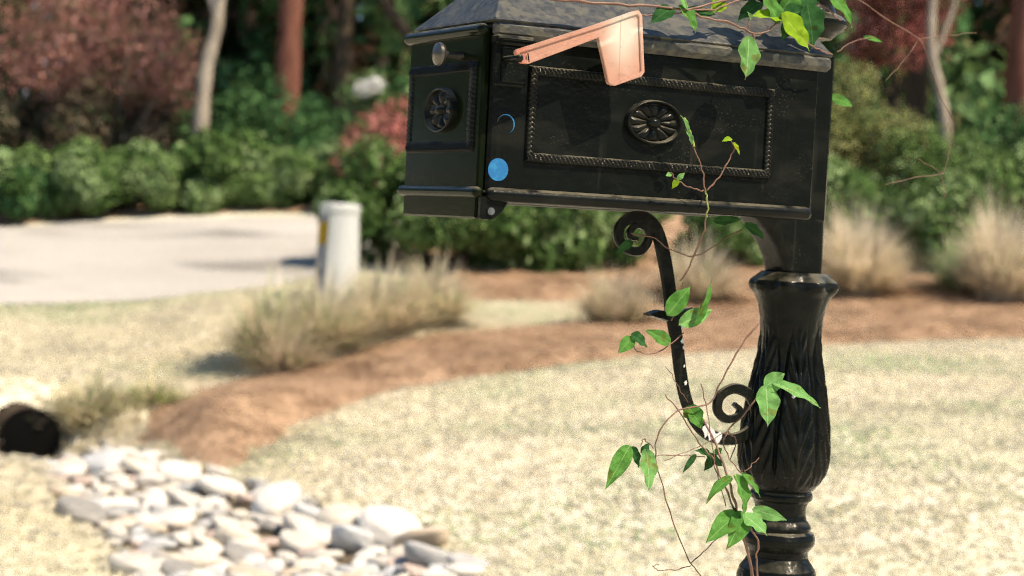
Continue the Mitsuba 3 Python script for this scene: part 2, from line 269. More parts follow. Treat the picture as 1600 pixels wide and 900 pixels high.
put('mulch_bed', sheet(mulch_a, 0.01, 0.07, 0.05), 'pine_straw', kind='structure', smooth=True)
mulch_b = jitter([(-9.5, 20.7)] + XY((-5.52, 20.6, 0.739), (-4.924, 20.97, 0.82), (-4.279, 21.23, 0.897), (-3.232, 21.3, 0.981), (-2.389, 21.36, 1.04)) + [(-1.5, 21.6), (-1.2, 23.5), (-4, 24.5), (-9.5, 24.5)], 0.12, seed=4).difference(drive_poly.buffer(0.06)).difference(mulch_a.buffer(0.05))
mulch_b = max(getattr(mulch_b, 'geoms', [mulch_b]), key=lambda q: q.area)
put('mulch_bed', sheet(mulch_b, 0.01, 0.12, 0.05), 'pine_straw', kind='structure', smooth=True)

def inside(poly, x, y): return shapely.contains_xy(poly, x, y)
def blades(x, y, z, length, width, lean, colour, bend=0.35):
    """bent blades of two triangles each; all arguments are arrays"""
    n = len(x); a = R.uniform(0, 2 * np.pi, n); d = np.stack([np.cos(a), np.sin(a)], 1); s = np.stack([-d[:, 1], d[:, 0]], 1) * (width / 2)[:, None]
    b = np.stack([x, y, z], 1)
    mid = b + np.column_stack([d * (lean * length * 0.35)[:, None], length * 0.62])
    tip = b + np.column_stack([d * (lean * length)[:, None], length * np.clip(1 - bend * lean, 0.25, 1)])
    s3 = np.column_stack([s, np.zeros(n)])
    v = np.stack([b - s3, b + s3, mid + s3 * 0.7, tip], 1).reshape(-1, 3)
    k = np.arange(n)[:, None] * 4; f = np.vstack([k + [0, 1, 2], k + [0, 2, 3]])
    return v, f, np.repeat(np.clip(colour, 0, 1), 4, 0)
def scatter(n, x0, x1, y0, y1, ok):
    x, y = R.uniform(x0, x1, n), np.sqrt(R.uniform(y0 ** 2, y1 ** 2, n)); keep = (x > -0.30 * y - 0.5) & (x < 0.30 * y + 0.5)
    x, y = x[keep], y[keep]; k = ok(x, y); return x[k], y[k]
hard = drive_poly.union(stream_poly).union(mulch_a).union(mulch_b)
hard_s = hard.buffer(-0.03)
x, y = scatter(330000, -6.5, 6.5, 5.2, 17.5, lambda x, y: ~inside(hard_s, x, y))
z = hf(x, y)
p3 = np.column_stack([x, y, x * 0])
tuft = meshkit.fbm(p3 * [7, 7, 1], 3, 5); green = np.clip((meshkit.fbm(p3 * [0.8, 0.8, 1] + 7, 3, 8) - 0.5) * 4, 0, 1)
tt = (p3[:, :2] - PIPE[:2]); okp = ~((np.hypot(tt @ PLAT, z - PIPE[2]) < PIPE_R + .03) & (tt @ PDIR < 0.25)) & ~((np.abs(tt @ PLAT) < .22) & (tt @ PDIR > 0) & (tt @ PDIR < .9))
bank = np.exp(-((x + 2.3) / 1.1) ** 2 - ((y - 9.5) / 3) ** 2)
L = (0.02 + 0.02 * tuft) * R.uniform(0.6, 1.4, len(x)) * (1 + 1.2 * bank)
col = np.array([.735, .685, .54]) * (0.9 + 0.2 * R.random((len(x), 1))) * (1 - green[:, None] * 0.1) + green[:, None] * (R.random((len(x), 1)) ** 3) * np.array([-.30, -.08, -.22])
col = col * (1 - .22 * np.clip((meshkit.fbm(p3 * [1.6, 1.6, 1] + 3, 3, 21)[:, None] - .52) * 5, 0, 1) * R.random((len(x), 1)))
v, f, c = blades(x[okp], y[okp], z[okp] - 0.004, L[okp], 0.004 + 0.006 * R.random(okp.sum()), R.uniform(0.6, 1.9, okp.sum()), col[okp])
put('lawn_grass', tm(v, f), 'blade', kind='stuff', color=c)
labels['lawn_grass'].update(label='dormant straw-coloured grass blades with faint green patches covering the lawn', category='grass')
x, y = scatter(190000, -6.5, 7.5, 8.5, 20, lambda x, y: inside(mulch_a, x, y) | (inside(mulch_a.buffer(.22), x, y) & (R.random(len(x)) < .3)))
n = len(x); a = R.uniform(0, np.pi, n); l = R.uniform(0.05, 0.11, n); d = np.stack([np.cos(a), np.sin(a), R.uniform(-0.15, 0.35, n)], 1) * l[:, None]; s = np.stack([-np.sin(a), np.cos(a), a * 0], 1) * 0.003
b = np.column_stack([x, y, hf(x, y) + 0.05 * swell(x, y, shapely.distance(shapely.boundary(mulch_a), shapely.points(x, y))) + R.uniform(0.012, 0.035, n)])
v = np.stack([b - s - d / 2, b + s - d / 2, b + d / 2], 1).reshape(-1, 3); f = np.arange(3 * n).reshape(-1, 3)
c = np.array([.40, .275, .18]) * (0.35 + 1.0 * R.random((n, 1))) * (.55 + .9 * meshkit.fbm(np.column_stack([x * 6, y * 6, x * 0]), 3)[:, None]) + R.random((n, 1)) * [.05, .05, .04]
put('pine_needles', tm(v, f), 'blade', kind='stuff', color=np.repeat(np.clip(c, 0, 1), 3, 0))
labels['pine_needles'].update(label='rusty brown pine needles strewn over the mulch beds', category='pine needles')

# ---------------------------------------------------------------- culvert
t = thing('culvert_pipe', 'black round drain pipe mouth in the grassy bank above the stone bed', 'drain pipe')
ax = np.array([-PDIR[0], -PDIR[1], -0.02]); P0 = np.r_[PIPE[:2] + PDIR * 0.045, PIPE[2]]
nn = 60; Pp = P0 + ax * np.linspace(0, 2.1, nn)[:, None]
outer = tube(Pp, PIPE_R + 0.008 * np.sin(np.arange(nn) * 1.6), 36, False); inner = tube(Pp, PIPE_R - 0.016 + 0.004 * np.sin(np.arange(nn) * 1.6), 36, True)
put('pipe_wall', outer, 'dark_bark', t, smooth=True)
put('pipe_lining', inner, 'culvert_plastic', t, smooth=True)
tt_, a_, b_ = frames(Pp); gang = np.linspace(0, 2 * np.pi, 37)
ring = np.stack([[P0 + r * (np.cos(q) * a_[0] + np.sin(q) * b_[0]) for q in gang] for r in (PIPE_R - 0.0165, PIPE_R + 0.009)])
put('rim', grid_mesh(ring), 'culvert_plastic', t)

# ---------------------------------------------------------------- river stones
def stone(c, sx, sy, sz, seed, tone):
    m = trimesh.creation.icosphere(subdivisions=3); q = np.array(m.vertices); rr = np.random.default_rng(seed)
    e = 0.62 + 0.25 * rr.random()
    q = np.sign(q) * np.abs(q) ** (0.75 + .25 * e); q /= np.linalg.norm(q, axis=1, keepdims=True) ** 0.35
    q = q * (1 + 0.52 * (meshkit.fbm(q * 0.8 + rr.random(3) * 50, 3) - 0.5)[:, None])
    q[:, 2] = np.where(q[:, 2] > .5, .5 + (q[:, 2] - .5) * .45, q[:, 2])
    k = meshkit.fbm(np.array(m.vertices) * [2, 2, 5] + seed, 4, seed)[:, None]
    col = np.array(tone) * [1.08, 1.035, .965] * (0.66 + 0.66 * k)
    an = rr.uniform(0, np.pi); q = q * [sx, sy, sz]
    ti = rr.uniform(-0.3, 0.3, 2); q[:, 2] += q[:, 0] * ti[0] + q[:, 1] * ti[1]
    q = q @ np.array([[math.cos(an), math.sin(an), 0], [-math.sin(an), math.cos(an), 0], [0, 0, 1]])
    return tm(q + c, m.faces), col
tones = [(.41, .405, .385), (.51, .505, .49), (.31, .32, .33), (.39, .34, .28), (.47, .45, .40), (.21, .21, .208), (.38, .315, .285), (.39, .415, .445)]
tone_names = ['pale grey', 'white', 'grey', 'tan', 'cream', 'dark grey', 'pinkish', 'bluish grey']
big = [((-0.982, 8.355, -0.278), .17, .10, .10, 1, 'long pale stone in mid stream bed, widest below the pine straw bank'),
       ((-0.421, 7.545, -0.254), .15, .11, .115, 1, 'big white rounded stone at the right end of the stream bed, beside the lawn'),
       ((-0.571, 7.534, -0.28), .14, .09, .085, 7, 'bluish white stone leaning against the big white stone at the right end'),
       ((-2.081, 9.1, -0.301), .105, .08, .06, 1, 'flat white stone at the left edge of the stream bed below the drain pipe'),
       ((-0.199, 6.836, -0.211), .15, .10, .07, 2, 'grey half-buried stone at the lower right end of the stream bed'),
       ((-0.681, 7.971, -0.263), .10, .08, .08, 4, 'cream stone on the lawn edge left of the big white stone'),
       ((-0.817, 7.885, -0.292), .12, .08, .075, 0, 'pale tan-edged stone below the long pale stone'),
       ((-1.29, 8.917, -0.304), .12, .09, .075, 1, 'pale stone at the foot of the pine straw bank, left of the long pale stone'),
       ((-1.561, 9.264, -0.295), .11, .10, .08, 1, 'white stone touching the lower edge of the pine straw bank'),
       ((-1.971, 9.438, -0.286), .12, .10, .085, 7, 'bluish white block-shaped stone under the drain pipe mouth'),
       ((-1.041, 7.711, -0.327), .11, .07, .07, 4, 'cream stone tilted towards the left in the lower stream bed'),
       ((-1.785, 9.58, -0.259), .075, .07, .06, 1, 'small bright white stone at the upper right corner of the stream bed'),
       ((-0.092, 6.608, -0.176), .08, .06, .05, 2, 'last small grey stone at the right, sunk in the grass')]
placed = []
for i, (p, sx, sy, sz, tn, lab) in enumerate(big):
    m, c = stone(np.array([p[0], p[1], float(hf(p[0], p[1])) + sz * 0.4]), sx, sy, sz * .85, 500 + i, tones[tn])
    k = put('river_stone', m, 'stone', smooth=True, color=c); labels[k] = {'label': lab, 'category': 'stone'}; placed.append((p[0], p[1], sx))
tries = 0
x0, y0, x1, y1 = stream_poly.bounds; inn = stream_poly.buffer(-0.03); count = 0
for tries in range(9000):
    if count >= 290: break
    px, py = R.uniform(x0, x1), R.uniform(y0, y1)
    if not inn.contains(Point(px, py)): continue
    sx = R.choice([0.048, 0.062, 0.078, 0.095], p=[.3, .35, .25, .1]) * R.uniform(0.85, 1.15)
    if tries > 4000: sx *= 0.7
    if any((px - a) ** 2 + (py - b) ** 2 < ((sx + s) * 0.68) ** 2 for a, b, s in placed): continue
    sy, sz = sx * R.uniform(0.6, 0.9), sx * R.uniform(0.42, 0.62)
    ti = int(R.choice(8, p=[.2, .22, .12, .09, .16, .04, .07, .1]))
    m, c = stone(np.array([px, py, float(hf(px, py)) + sz * 0.6]), sx, sy, sz, 700 + tries, tones[ti])
    k = put('river_stone', m, 'stone', smooth=True, color=c)
    labels[k] = {'label': ('larger ' if sx > .085 else 'small ' if sx < .06 else '') + tone_names[ti] + ' river stone ' + ('at the drain pipe end of the stream bed' if py > 9.3 else 'in the middle of the stream bed' if py > 7.9 else 'at the near end of the stream bed'), 'category': 'stone', 'group': 'stones filling the stream bed'}
    placed.append((px, py, sx)); count += 1

# ---------------------------------------------------------------- dry ornamental grass
def clump(p, rad, hgt, n, label, greenish=0.12, tone=(.74, .65, .48), spread=0.9):
    t = thing('ornamental_grass', label, 'grass clump', 'dry ornamental grass clumps')
    V_, F_, C_, at = [], [], [], 0
    a = R.uniform(0, 2 * np.pi, n); r0 = rad * 0.38 * np.sqrt(R.random(n)); d = np.stack([np.cos(a), np.sin(a)], 1)
    bx, by = p[0] + d[:, 0] * r0, p[1] + d[:, 1] * r0; bz = hf(bx, by) - 0.02
    n = int(n * .75); a, r0, d, bx, by, bz = a[:n], r0[:n], d[:n], bx[:n], by[:n], bz[:n]
    ln = hgt * np.where(R.random(n) < .15, R.uniform(.95, 1.3, n), R.uniform(0.45, 1.0, n)); out = spread * rad * R.uniform(0.2, 1.5, n) + r0 * 0.3
    a2 = a + R.normal(0, 0.7, n); d2 = np.stack([np.cos(a2), np.sin(a2)], 1); sd = np.stack([-d2[:, 1], d2[:, 0], a * 0], 1)
    w = R.uniform(0.004, 0.010, n)
    pts = []
    for s in (0, 0.35, 0.7, 1.0):
        zz = ln * (s - 0.42 * s * s * np.clip(out / rad, 0, 1.2) ** 1.5)
        pts.append(np.column_stack([bx, by, bz]) + np.column_stack([d2 * (out * s ** 1.6)[:, None], zz]))
    rows = []
    for s, q, k in zip((0, 1, 2, 3), pts, (1, .9, .65, .1)):
        rows += [q - sd * (w * k)[:, None], q + sd * (w * k)[:, None]]
    v = np.stack(rows, 1).reshape(-1, 3); k = np.arange(n)[:, None] * 8
    f = np.vstack([k + q for q in ([0, 1, 3], [0, 3, 2], [2, 3, 5], [2, 5, 4], [4, 5, 7], [4, 7, 6])])
    c = np.array(tone) * (0.55 + 0.7 * R.random((n, 1))) + (R.random((n, 1)) < greenish) * np.array([-.28, -.12, -.2])
    c = np.where(R.random((n, 1)) < .10, c * .6, c)
    put('blades', tm(v, f), 'blade', t, color=np.repeat(np.clip(c, 0.01, 1), 8, 0))
    m = icos(2, (rad * .42, rad * .42, .07), (p[0], p[1], float(hf(p[0], p[1])) + 0.0))
    put('crown', m, 'pine_straw', t)
clump((-1.54, 12.53, 0.013), .36, .62, 1500, 'pale green-tinged grass clump on the bank left of the white utility pedestal, leftmost of the row', .28)
clump((-1.261, 12.84, 0.091), .38, .60, 1500, 'straw grass clump in front of the white utility pedestal', .12)
clump((-0.921, 13.4, 0.206), .36, .55, 1500, 'straw grass clump just right of the foot of the white utility pedestal', .1)
clump((-0.568, 13.96, 0.286), .36, .50, 1300, 'straw grass clump at the right end of the row beside the pedestal', .1)
clump((-1.385, 12.12, -0.017), .26, .40, 700, 'low brownish grass clump at the front of the row, over the pine straw edge', .05, (.58, .48, .34))
clump((0.81, 14.89, 0.276), .36, .50, 1300, 'tan grass clump on the pine straw seen left of the scroll bracket', .08, (.66, .57, .42))
clump((1.551, 16.26, 0.428), .40, .62, 1500, 'tan grass clump seen between the scroll bracket and the post', .06, (.68, .60, .45))
clump((2.964, 16.6, 0.532), .48, .85, 2400, 'tall blond grass clump just right of the mailbox post', .03, (.80, .71, .54))
clump((4.168, 16.33, 0.563), .46, .95, 2000, 'tall blond grass clump at the right edge of the picture', .08, (.78, .69, .53))
clump((3.952, 16.94, 0.616), .32, .6, 800, 'greenish grass clump leaning against the tall blond clump at the right', .55, (.62, .6, .42))
clump((-2.404, 11.01, -0.214), .26, .28, 700, 'shaggy grass tuft hanging over the drain pipe bank', .15, (.62, .56, .38))
clump((-2.07, 11.27, -0.148), .22, .2, 400, 'small shaggy grass tuft right of the drain pipe', .2, (.55, .5, .3))

# ---------------------------------------------------------------- utility pedestal
bp = np.array((-1.33, 14.46, 0.409)); bz = float(hf(bp[0], bp[1])) - .03
t = thing('utility_pedestal', 'white plastic utility pedestal with a yellow label standing in dry grass by the driveway', 'utility box')
fa = math.atan2(-0.42, -0.9)                                  # the flat, labelled side faces left
def dsec(r, z, n=40, flat=0.72):
    out = []
    for q in np.linspace(0, 2 * np.pi, n, endpoint=False):
        x, y = r * math.cos(q), r * math.sin(q)
        x = min(x, r * flat); out.append((bp[0] + x * math.cos(fa) - y * math.sin(fa), bp[1] + x * math.sin(fa) + y * math.cos(fa), bz + z))
    return out
def stack(rows):
    A = np.array(rows); n = A.shape[1]; g_ = grid_mesh(np.concatenate([A, A[:, :1]], 1)); capz = A[-1]
    v = np.vstack([g_.vertices, capz, capz.mean(0)]); k = np.arange(n); o_ = len(g_.vertices)
    return tm(v, np.vstack([g_.faces[:, ::-1], np.stack([o_ + k, o_ + (k + 1) % n, k * 0 + o_ + n], 1)]))
put('body', stack([dsec(.185, -.1), dsec(.182, .05), dsec(.152, .66), dsec(.150, .68)]), 'pedestal_plastic', t, smooth=35)
put('cap', stack([dsec(.150, .672), dsec(.160, .674), dsec(.162, .722), dsec(.156, .733), dsec(.12, .741), dsec(.05, .744)]), 'pedestal_plastic', t, smooth=35)
def plate(z0, z1, half, off, mat, nm, lab=None):
    rr = lambda z: (.182 + (.152 - .182) * (z - .05) / .61) * .72 + off
    c = [(rr(z0), -half, z0), (rr(z0), half, z0), (rr(z1), half, z1), (rr(z1), -half, z1)]
    v = []
    for dx in (-0.004, 0):
        for (x, y, z) in c: v.append((bp[0] + (x + dx) * math.cos(fa) - y * math.sin(fa), bp[1] + (x + dx) * math.sin(fa) + y * math.cos(fa), bz + z))
    put(nm, trimesh.convex.convex_hull(np.array(v)), mat, t, label=lab)
plate(.10, .655, .112, .003, 'pedestal_grey', 'front_panel', 'grey flat front panel')
plate(.43, .60, .095, .007, 'label_yellow', 'warning_label', 'yellow warning label')
plate(.205, .235, .02, .013, 'dark_plastic', 'lock')

# ---------------------------------------------------------------- shrubs and trees
def leaves(cs, rs, n, size, cols, shell=0.45, up=0.5, flat=1.0, wide=0.5):
    cs, rs = np.asarray(cs, float), np.asarray(rs, float)
    k = R.choice(len(cs), n, p=rs ** 2 / (rs ** 2).sum())
    d = R.normal(size=(n, 3)); d /= np.linalg.norm(d, axis=1, keepdims=True)
    p = cs[k] + d * (rs[k] * R.uniform(shell, 1.05, n) ** 0.6)[:, None] * [1, 1, flat]
    nrm = d + R.normal(0, 0.55, (n, 3)) + [0, 0, up]; nrm /= np.linalg.norm(nrm, axis=1, keepdims=True)
    ax_ = np.cross(nrm, R.normal(size=(n, 3))); ax_ /= np.linalg.norm(ax_, axis=1, keepdims=True); sd = np.cross(nrm, ax_)
    l = size * R.uniform(0.6, 1.35, n)[:, None]; w = l * wide
    v = np.stack([p - ax_ * l / 2, p + sd * w / 2 + nrm * l * .06, p + ax_ * l / 2, p - sd * w / 2 + nrm * l * .06], 1).reshape(-1, 3)
    q = np.arange(n)[:, None] * 4; f = np.vstack([q + [0, 1, 2], q + [0, 2, 3]])
    cols = np.asarray(cols, float); ck = R.integers(len(cols), size=len(cs))
    c = np.where((R.random(n) < 0.6)[:, None], cols[ck[k]], cols[R.integers(len(cols), size=n)]) * (0.65 + 0.7 * R.random((n, 1)))
    return tm(v, f), np.repeat(np.clip(c, 0, 1), 4, 0)
GREEN = [(.085, .15, .045), (.15, .23, .08), (.24, .33, .15), (.05, .10, .03)]
DARK = [(.045, .105, .04), (.07, .155, .06), (.10, .19, .075)]
RED = [(.36, .135, .12), (.27, .10, .085), (.46, .20, .175), (.19, .10, .07)]
BROWNRED = [(.38, .175, .15), (.26, .13, .105), (.17, .15, .085), (.46, .25, .21)]
TWIGGY = [(.05, .07, .035), (.13, .105, .07), (.09, .085, .055), (.16, .14, .10)]
OLIVE = [(.20, .22, .08), (.26, .27, .12), (.13, .17, .06)]
def up(p, x, z, y=0.0): return (p[0] + x, p[1] + y, z)
def shrub(name, p, rx, hgt, n, size, cols, label, group=None, ry=None, cat_='shrub', wide=0.45):
    t = thing(name, label, cat_, group); ry = ry or rx * 0.8; z0 = float(hf(p[0], p[1]))
    k = max(9, int(26 * rx)); a = R.uniform(0, 2 * np.pi, k); r = np.sqrt(R.random(k))
    cs = np.column_stack([p[0] + rx * .8 * r * np.cos(a), p[1] + ry * .8 * r * np.sin(a), z0 + hgt * (0.22 + 0.62 * R.random(k) * (1 - 0.5 * r ** 2))])
    rs = np.full(k, 0.25 * min(hgt, 1.4)) * R.uniform(0.7, 1.25, k)
    m, c = leaves(cs, rs, n, size, cols, wide=wide); put('foliage', m, 'foliage', t, color=c)
    st = [tube(curve([(p[0] + R.normal(0, .05), p[1] + R.normal(0, .05), z0 - .05), (p[0] + (q[0] - p[0]) * .45, p[1] + (q[1] - p[1]) * .45, z0 + (q[2] - z0) * .55), q], 8), np.linspace(.018, .005, 8), 5) for q in cs[:8]]
    put('stem', cat(st), 'dark_bark', t, smooth=True)
    return t
for i, (px_, rx, h, lab) in enumerate([
    ((-5.782, 20.09, 0.672), .75, .88, 'dark green hedge shrub cut by the left edge of the picture'),
    ((-5.09, 20.52, 0.748), .75, .80, 'green hedge shrub at the far left of the hedge behind the driveway'),
    ((-4.414, 20.87, 0.839), .72, .86, 'green hedge shrub behind the driveway, left of the pale slender trunk'),
    ((-3.739, 20.98, 0.903), .70, .80, 'green hedge shrub just left of the foot of the pale slender trunk'),
    ((-3.12, 21.03, 0.957), .70, .90, 'green hedge shrub just right of the foot of the pale slender trunk'),
    ((-2.575, 21.15, 1.008), .66, .84, 'glossy green hedge shrub behind the driveway, left of the utility pedestal'),
    ((-2.039, 21.41, 1.059), .62, .88, 'green hedge shrub behind the white utility pedestal')]):
    shrub('hedge_shrub', up(px_, R.uniform(-.15, .1), 0, R.uniform(.62, .85)), rx * R.uniform(1.15, 1.35), h * R.uniform(.95, 1.06), 8000, .105, GREEN if i != 0 else DARK + GREEN, lab, 'hedge behind the driveway')
for i, (px_, rx, h, n_, lab) in enumerate([
    ((-1.085, 17.46, 0.588), .66, 1.15, 7500, 'green azalea shrub right of the white utility pedestal, below the red-leaved shrub'),
    ((-0.494, 17.22, 0.567), .66, 1.05, 7500, 'green azalea shrub under the front end of the mailbox'),
    ((0.256, 17.54, 0.598), .66, 1.1, 7500, 'green azalea shrub under the middle of the mailbox'),
    ((-1.476, 21.5, 1.11), .62, 1.0, 4500, 'green azalea shrub behind the others, at the foot of the red-leaved shrub'),
    ((0.896, 18.14, 0.678), .6, 1.05, 6000, 'green azalea shrub seen left of the scroll bracket'),
    ((1.997, 18.25, 0.697), .5, .75, 5000, 'green azalea shrub seen between the scroll bracket and the post')]):
    shrub('azalea_shrub', px_, rx, h, n_, .10, GREEN, lab, 'azaleas along the pine straw')
for i, (px_, rx, h, n_, lab) in enumerate([
    ((3.266, 18.75, 0.789), .72, 1.35, 8000, 'green shrub behind the tall blond grass just right of the post'),
    ((3.977, 18.41, 0.773), .66, 1.05, 7000, 'dark green shrub between the two tall blond grass clumps'),
    ((5.065, 19.31, 0.891), .75, 1.4, 8000, 'green shrub behind the blond grass at the right edge'),
    ((4.965, 22.5, 1.457), .95, 1.5, 6500, 'broad green shrub at the back, below the pale slender trunk on the right')]):
    bs = shrub('broadleaf_shrub', px_, rx, h, n_, .10, GREEN, lab, 'green shrubs on the right')
    if 'between' in lab: SPOT_ON = bs
for px_, rx, h, lab in [((-6.014, 24.5, 1.139), 1.3, 1.5, 'brownish twiggy shrub in shade at the far left'), ((-3.211, 24.8, 1.539), 1.3, 1.5, 'dark evergreen shrub between the pale trunk and the red-barked pine'), ((-0.716, 24.5, 1.418), 1.3, 1.6, 'dark evergreen shrub behind the mailbox door'),
                        ((-4.699, 25.3, 1.306), 1.2, 1.35, 'brownish twiggy shrub just left of the pale slender trunk'), ((1.565, 24.5, 1.538), 1.3, 1.6, 'dark evergreen shrub behind the mailbox side'), ((4.071, 24.8, 1.427), 1.3, 1.6, 'dark evergreen shrub behind the mailbox post'), ((6.613, 24.5, 1.804), 1.3, 1.8, 'dark evergreen shrub at the far right')]:
    shrub('wood_edge_shrub', px_, rx, h, 6000, .11, TWIGGY if 'twiggy' in lab else DARK, lab, 'dark shrubs at the wood edge')
shrub('red_shrub', (-1.459, 21.2, 1.194), .56, 1.62, 3600, .085, RED, 'red-leaved shrub standing left of the mailbox door', cat_='shrub')
fs = shrub('tall_shrub', (-1.744, 22.6, 1.195), .5, 1.75, 3000, .09, DARK + GREEN, 'tall green shrub added to carry white spots behind the red-leaved shrub')
def white_spot(par, c_, r_, n_=120):  # white flakes added to stand in for bright spots among the foliage
    m, c = leaves([c_], [r_], n_, .05, [(.72, .72, .70)], up=.2, wide=.8); put('white_spot', m, 'foliage', par, 'added white cluster standing in for a bright spot', color=c)
white_spot(SPOT_ON, (3.929, 19, 1.452), .05, 50); white_spot(fs, (-1.816, 22.2, 2.516), .11); white_spot(fs, (-1.685, 22.2, 2.559), .10); white_spot(fs, (-1.897, 22.3, 2.489), .07, 60)
shrub('olive_shrub', (4.079, 22.8, 1.489), .62, 2.3, 5200, .09, OLIVE, 'olive green loose shrub seen right of the mailbox, below the red leaves')

def trunk_mesh(pts, r0, r1, sides=14):
    P = curve(pts, 36); r = np.linspace(r0, r1, 36) * (1 + 0.06 * np.sin(np.arange(36) * 1.7 + pts[0][0]))
    return tube(P, r, sides)
def tree(name, label, pts, r0, r1, bark, crown=None, limbs=(), group=None, cat_='tree'):
    t = thing(name, label, cat_, group)
    put('trunk', trunk_mesh(pts, r0, r1), bark, t, smooth=True)
    for L_, ra, rb in limbs: put('limb', tube(curve(L_, 14), np.linspace(ra, rb, 14), 8), bark, t, smooth=True)
    if crown:
        cs, rs, n, size, cols = crown; m, c = leaves(cs, rs, n, size, cols, up=.3); put('crown', m, 'foliage', t, color=c)
def blob(c, rx, ry, rz, k, r):
    d = R.normal(size=(k, 3)); d /= np.linalg.norm(d, axis=1, keepdims=True); d *= R.random((k, 1)) ** .4
    return np.array(c) + d * [rx, ry, rz], r * R.uniform(.6, 1.3, k)
def pine(px_, r, label, z_c=10.5, lean=0.0, bark='pine_bark', name='pine_tree', n=5200, rad=3.0):
    z0 = float(height(np.array([px_[0]]), np.array([px_[1]]))[0]); c, rs = blob(up(px_, lean, z_c + z0), rad, rad, 2.6, 46, .75)
    lm = [([up(px_, lean * .7, z0 + z_c * .62 + i * .5), up(px_, lean * .8 + math.cos(i * 2.1) * 1.0, z0 + z_c * .7 + i * .5, math.sin(i * 2.1) * 1.0), up(px_, lean * .9 + math.cos(i * 2.1) * 2.1, z0 + z_c * .76 + i * .5, math.sin(i * 2.1) * 2.1)], r * .3, .02) for i in range(6)]
    tree(name, label, [up(px_, 0, z0 - .2), up(px_, lean * .3, z0 + z_c * .3), up(px_, lean * .7, z0 + z_c * .7), up(px_, lean, z0 + z_c * 1.15)], r, r * .35, bark, (c, rs, n, .16, DARK), lm)
pine((-3.355, 27.5, 2.246), .20, 'red-barked pine trunk left of the mailbox door')
pine((6.727, 26, 2.355), .26, 'thick red-barked pine trunk at the right edge')
pine((5.517, 27, 2.149), .19, 'brown pine trunk seen above the green shrubs on the right', bark='dark_bark')
pine((-2.493, 26.5, 1.889), .13, 'dark slim trunk between the red-barked pine and the mailbox', bark='dark_bark', name='dark_trunk_tree', rad=2.6)
pine((3.18, 29, 2.088), .2, 'pine trunk standing in the wood behind the mailbox post', z_c=11)
pine((0.372, 28, 1.909), .2, 'pine trunk standing in the wood behind the mailbox side', z_c=11)
pine((-6.566, 29, 1.768), .17, 'pine trunk in the wood behind the red-brown maple leaves', z_c=10, bark='dark_bark')
pine((-8.787, 27.5, 1.595), .2, 'pine at the left beyond the picture edge', z_c=10)
p = np.array((-3.845, 23.2, 1.617)); z0 = float(hf(p[0], p[1]))
tree('slender_tree', 'slender pale-barked tree rising from the hedge at the left', [(p[0], p[1], z0 - .1), (-3.848, 23.2, 2.002), (-3.819, 23.2, 2.697), (-3.719, 23.2, 3.202), (-3.643, 23.2, 3.859), up(p, .62, 5.2), up(p, .5, 6.4)], .105, .05, 'pale_bark',
     (*blob(up(p, .5, 6.6), 1.6, 1.6, 1.2, 24, .5), 2600, .10, OLIVE), [([(-3.709, 23.2, 3.318), (-3.952, 23.3, 4.01), (-4.202, 23.4, 4.861)], .06, .02), ([(-3.651, 23.2, 3.705), (-3.435, 23.1, 4.315), (-3.152, 23, 5.074)], .06, .02)])
p = np.array((5.345, 24, 1.728)); z0 = float(hf(p[0], p[1]))
tree('slender_tree', 'slender pale-barked tree behind the green shrubs at the right', [(p[0], p[1], z0 - .1), (5.307, 24, 2.365), (5.21, 24, 2.918), (5.053, 24, 3.546), (5.061, 24, 4.341), up(p, -.1, 5.5)], .085, .04, 'pale_bark',
     (*blob(up(p, -.1, 6.0), 1.4, 1.4, 1.1, 20, .45), 2200, .10, OLIVE), [([(5.102, 24, 3.39), (5.302, 24, 4.036), (5.418, 24, 4.756)], .04, .015)])
p = np.array((-5.395, 24.6, 1.419)); z0 = float(hf(p[0], p[1]))
c1, r1 = blob((-5.714, 24.6, 3.037), 1.35, 1.0, .85, 40, .34); c2, r2 = blob((-4.6, 24.4, 2.753), .55, .6, .45, 14, .26)
tree('maple_tree', 'small red-brown leaved maple with many thin stems at the upper left', [(p[0], p[1], z0 - .1), (-5.421, 24.6, 1.991), (-5.577, 24.6, 2.718), (-5.733, 24.6, 3.443)], .06, .02, 'pale_bark', (np.vstack([c1, c2]), np.r_[r1, r2] * 1.25, 7000, .085, BROWNRED),
     [([(p[0], p[1], z0), (-5.874, 24.6, 2.048), (-6.2, 24.6, 2.93)], .035, .012), ([(p[0], p[1], z0), (-4.869, 24.5, 2.014), (-4.478, 24.4, 2.759)], .035, .012), ([(p[0], p[1], z0), (-5.137, 24.4, 2.076), (-4.995, 24.3, 2.966)], .03, .01), ([(p[0], p[1], z0), (-6.368, 24.8, 1.868), (-6.899, 24.8, 2.664)], .03, .01)])
p = np.array((4.955, 25.2, 1.813)); z0 = float(hf(p[0], p[1]))
tree('maple_tree', 'small pinkish red leaved maple at the upper right', [(p[0], p[1], z0 - .1), (4.9, 25.2, 2.731), (4.757, 25.2, 3.727), (4.667, 25.2, 4.556)], .06, .02, 'dark_bark', (*blob((4.733, 25.2, 4.143), .75, .8, .75, 26, .3), 5200, .085, RED),
     [([(4.9, 25.2, 2.731), (4.522, 25.2, 3.464), (4.357, 25.2, 4.123)], .03, .01), ([(4.89, 25.2, 2.898), (5.101, 25.2, 3.578), (5.145, 25.2, 4.248)], .03, .01)])
p = np.array((-1.089, 25, 1.906)); z0 = float(hf(p[0], p[1]))
tree('dark_trunk_tree', 'dark leaning trunk with a curved limb behind the left end of the mailbox roof', [(p[0], p[1], z0 - .1), (-1.173, 25, 2.733), (-1.497, 25, 3.379), (-1.854, 25, 3.857), (-2.098, 25, 4.588)], .11, .06, 'dark_bark', (*blob((-1.921, 25, 5.175), 1.2, 1.2, .8, 20, .45), 3500, .11, DARK))
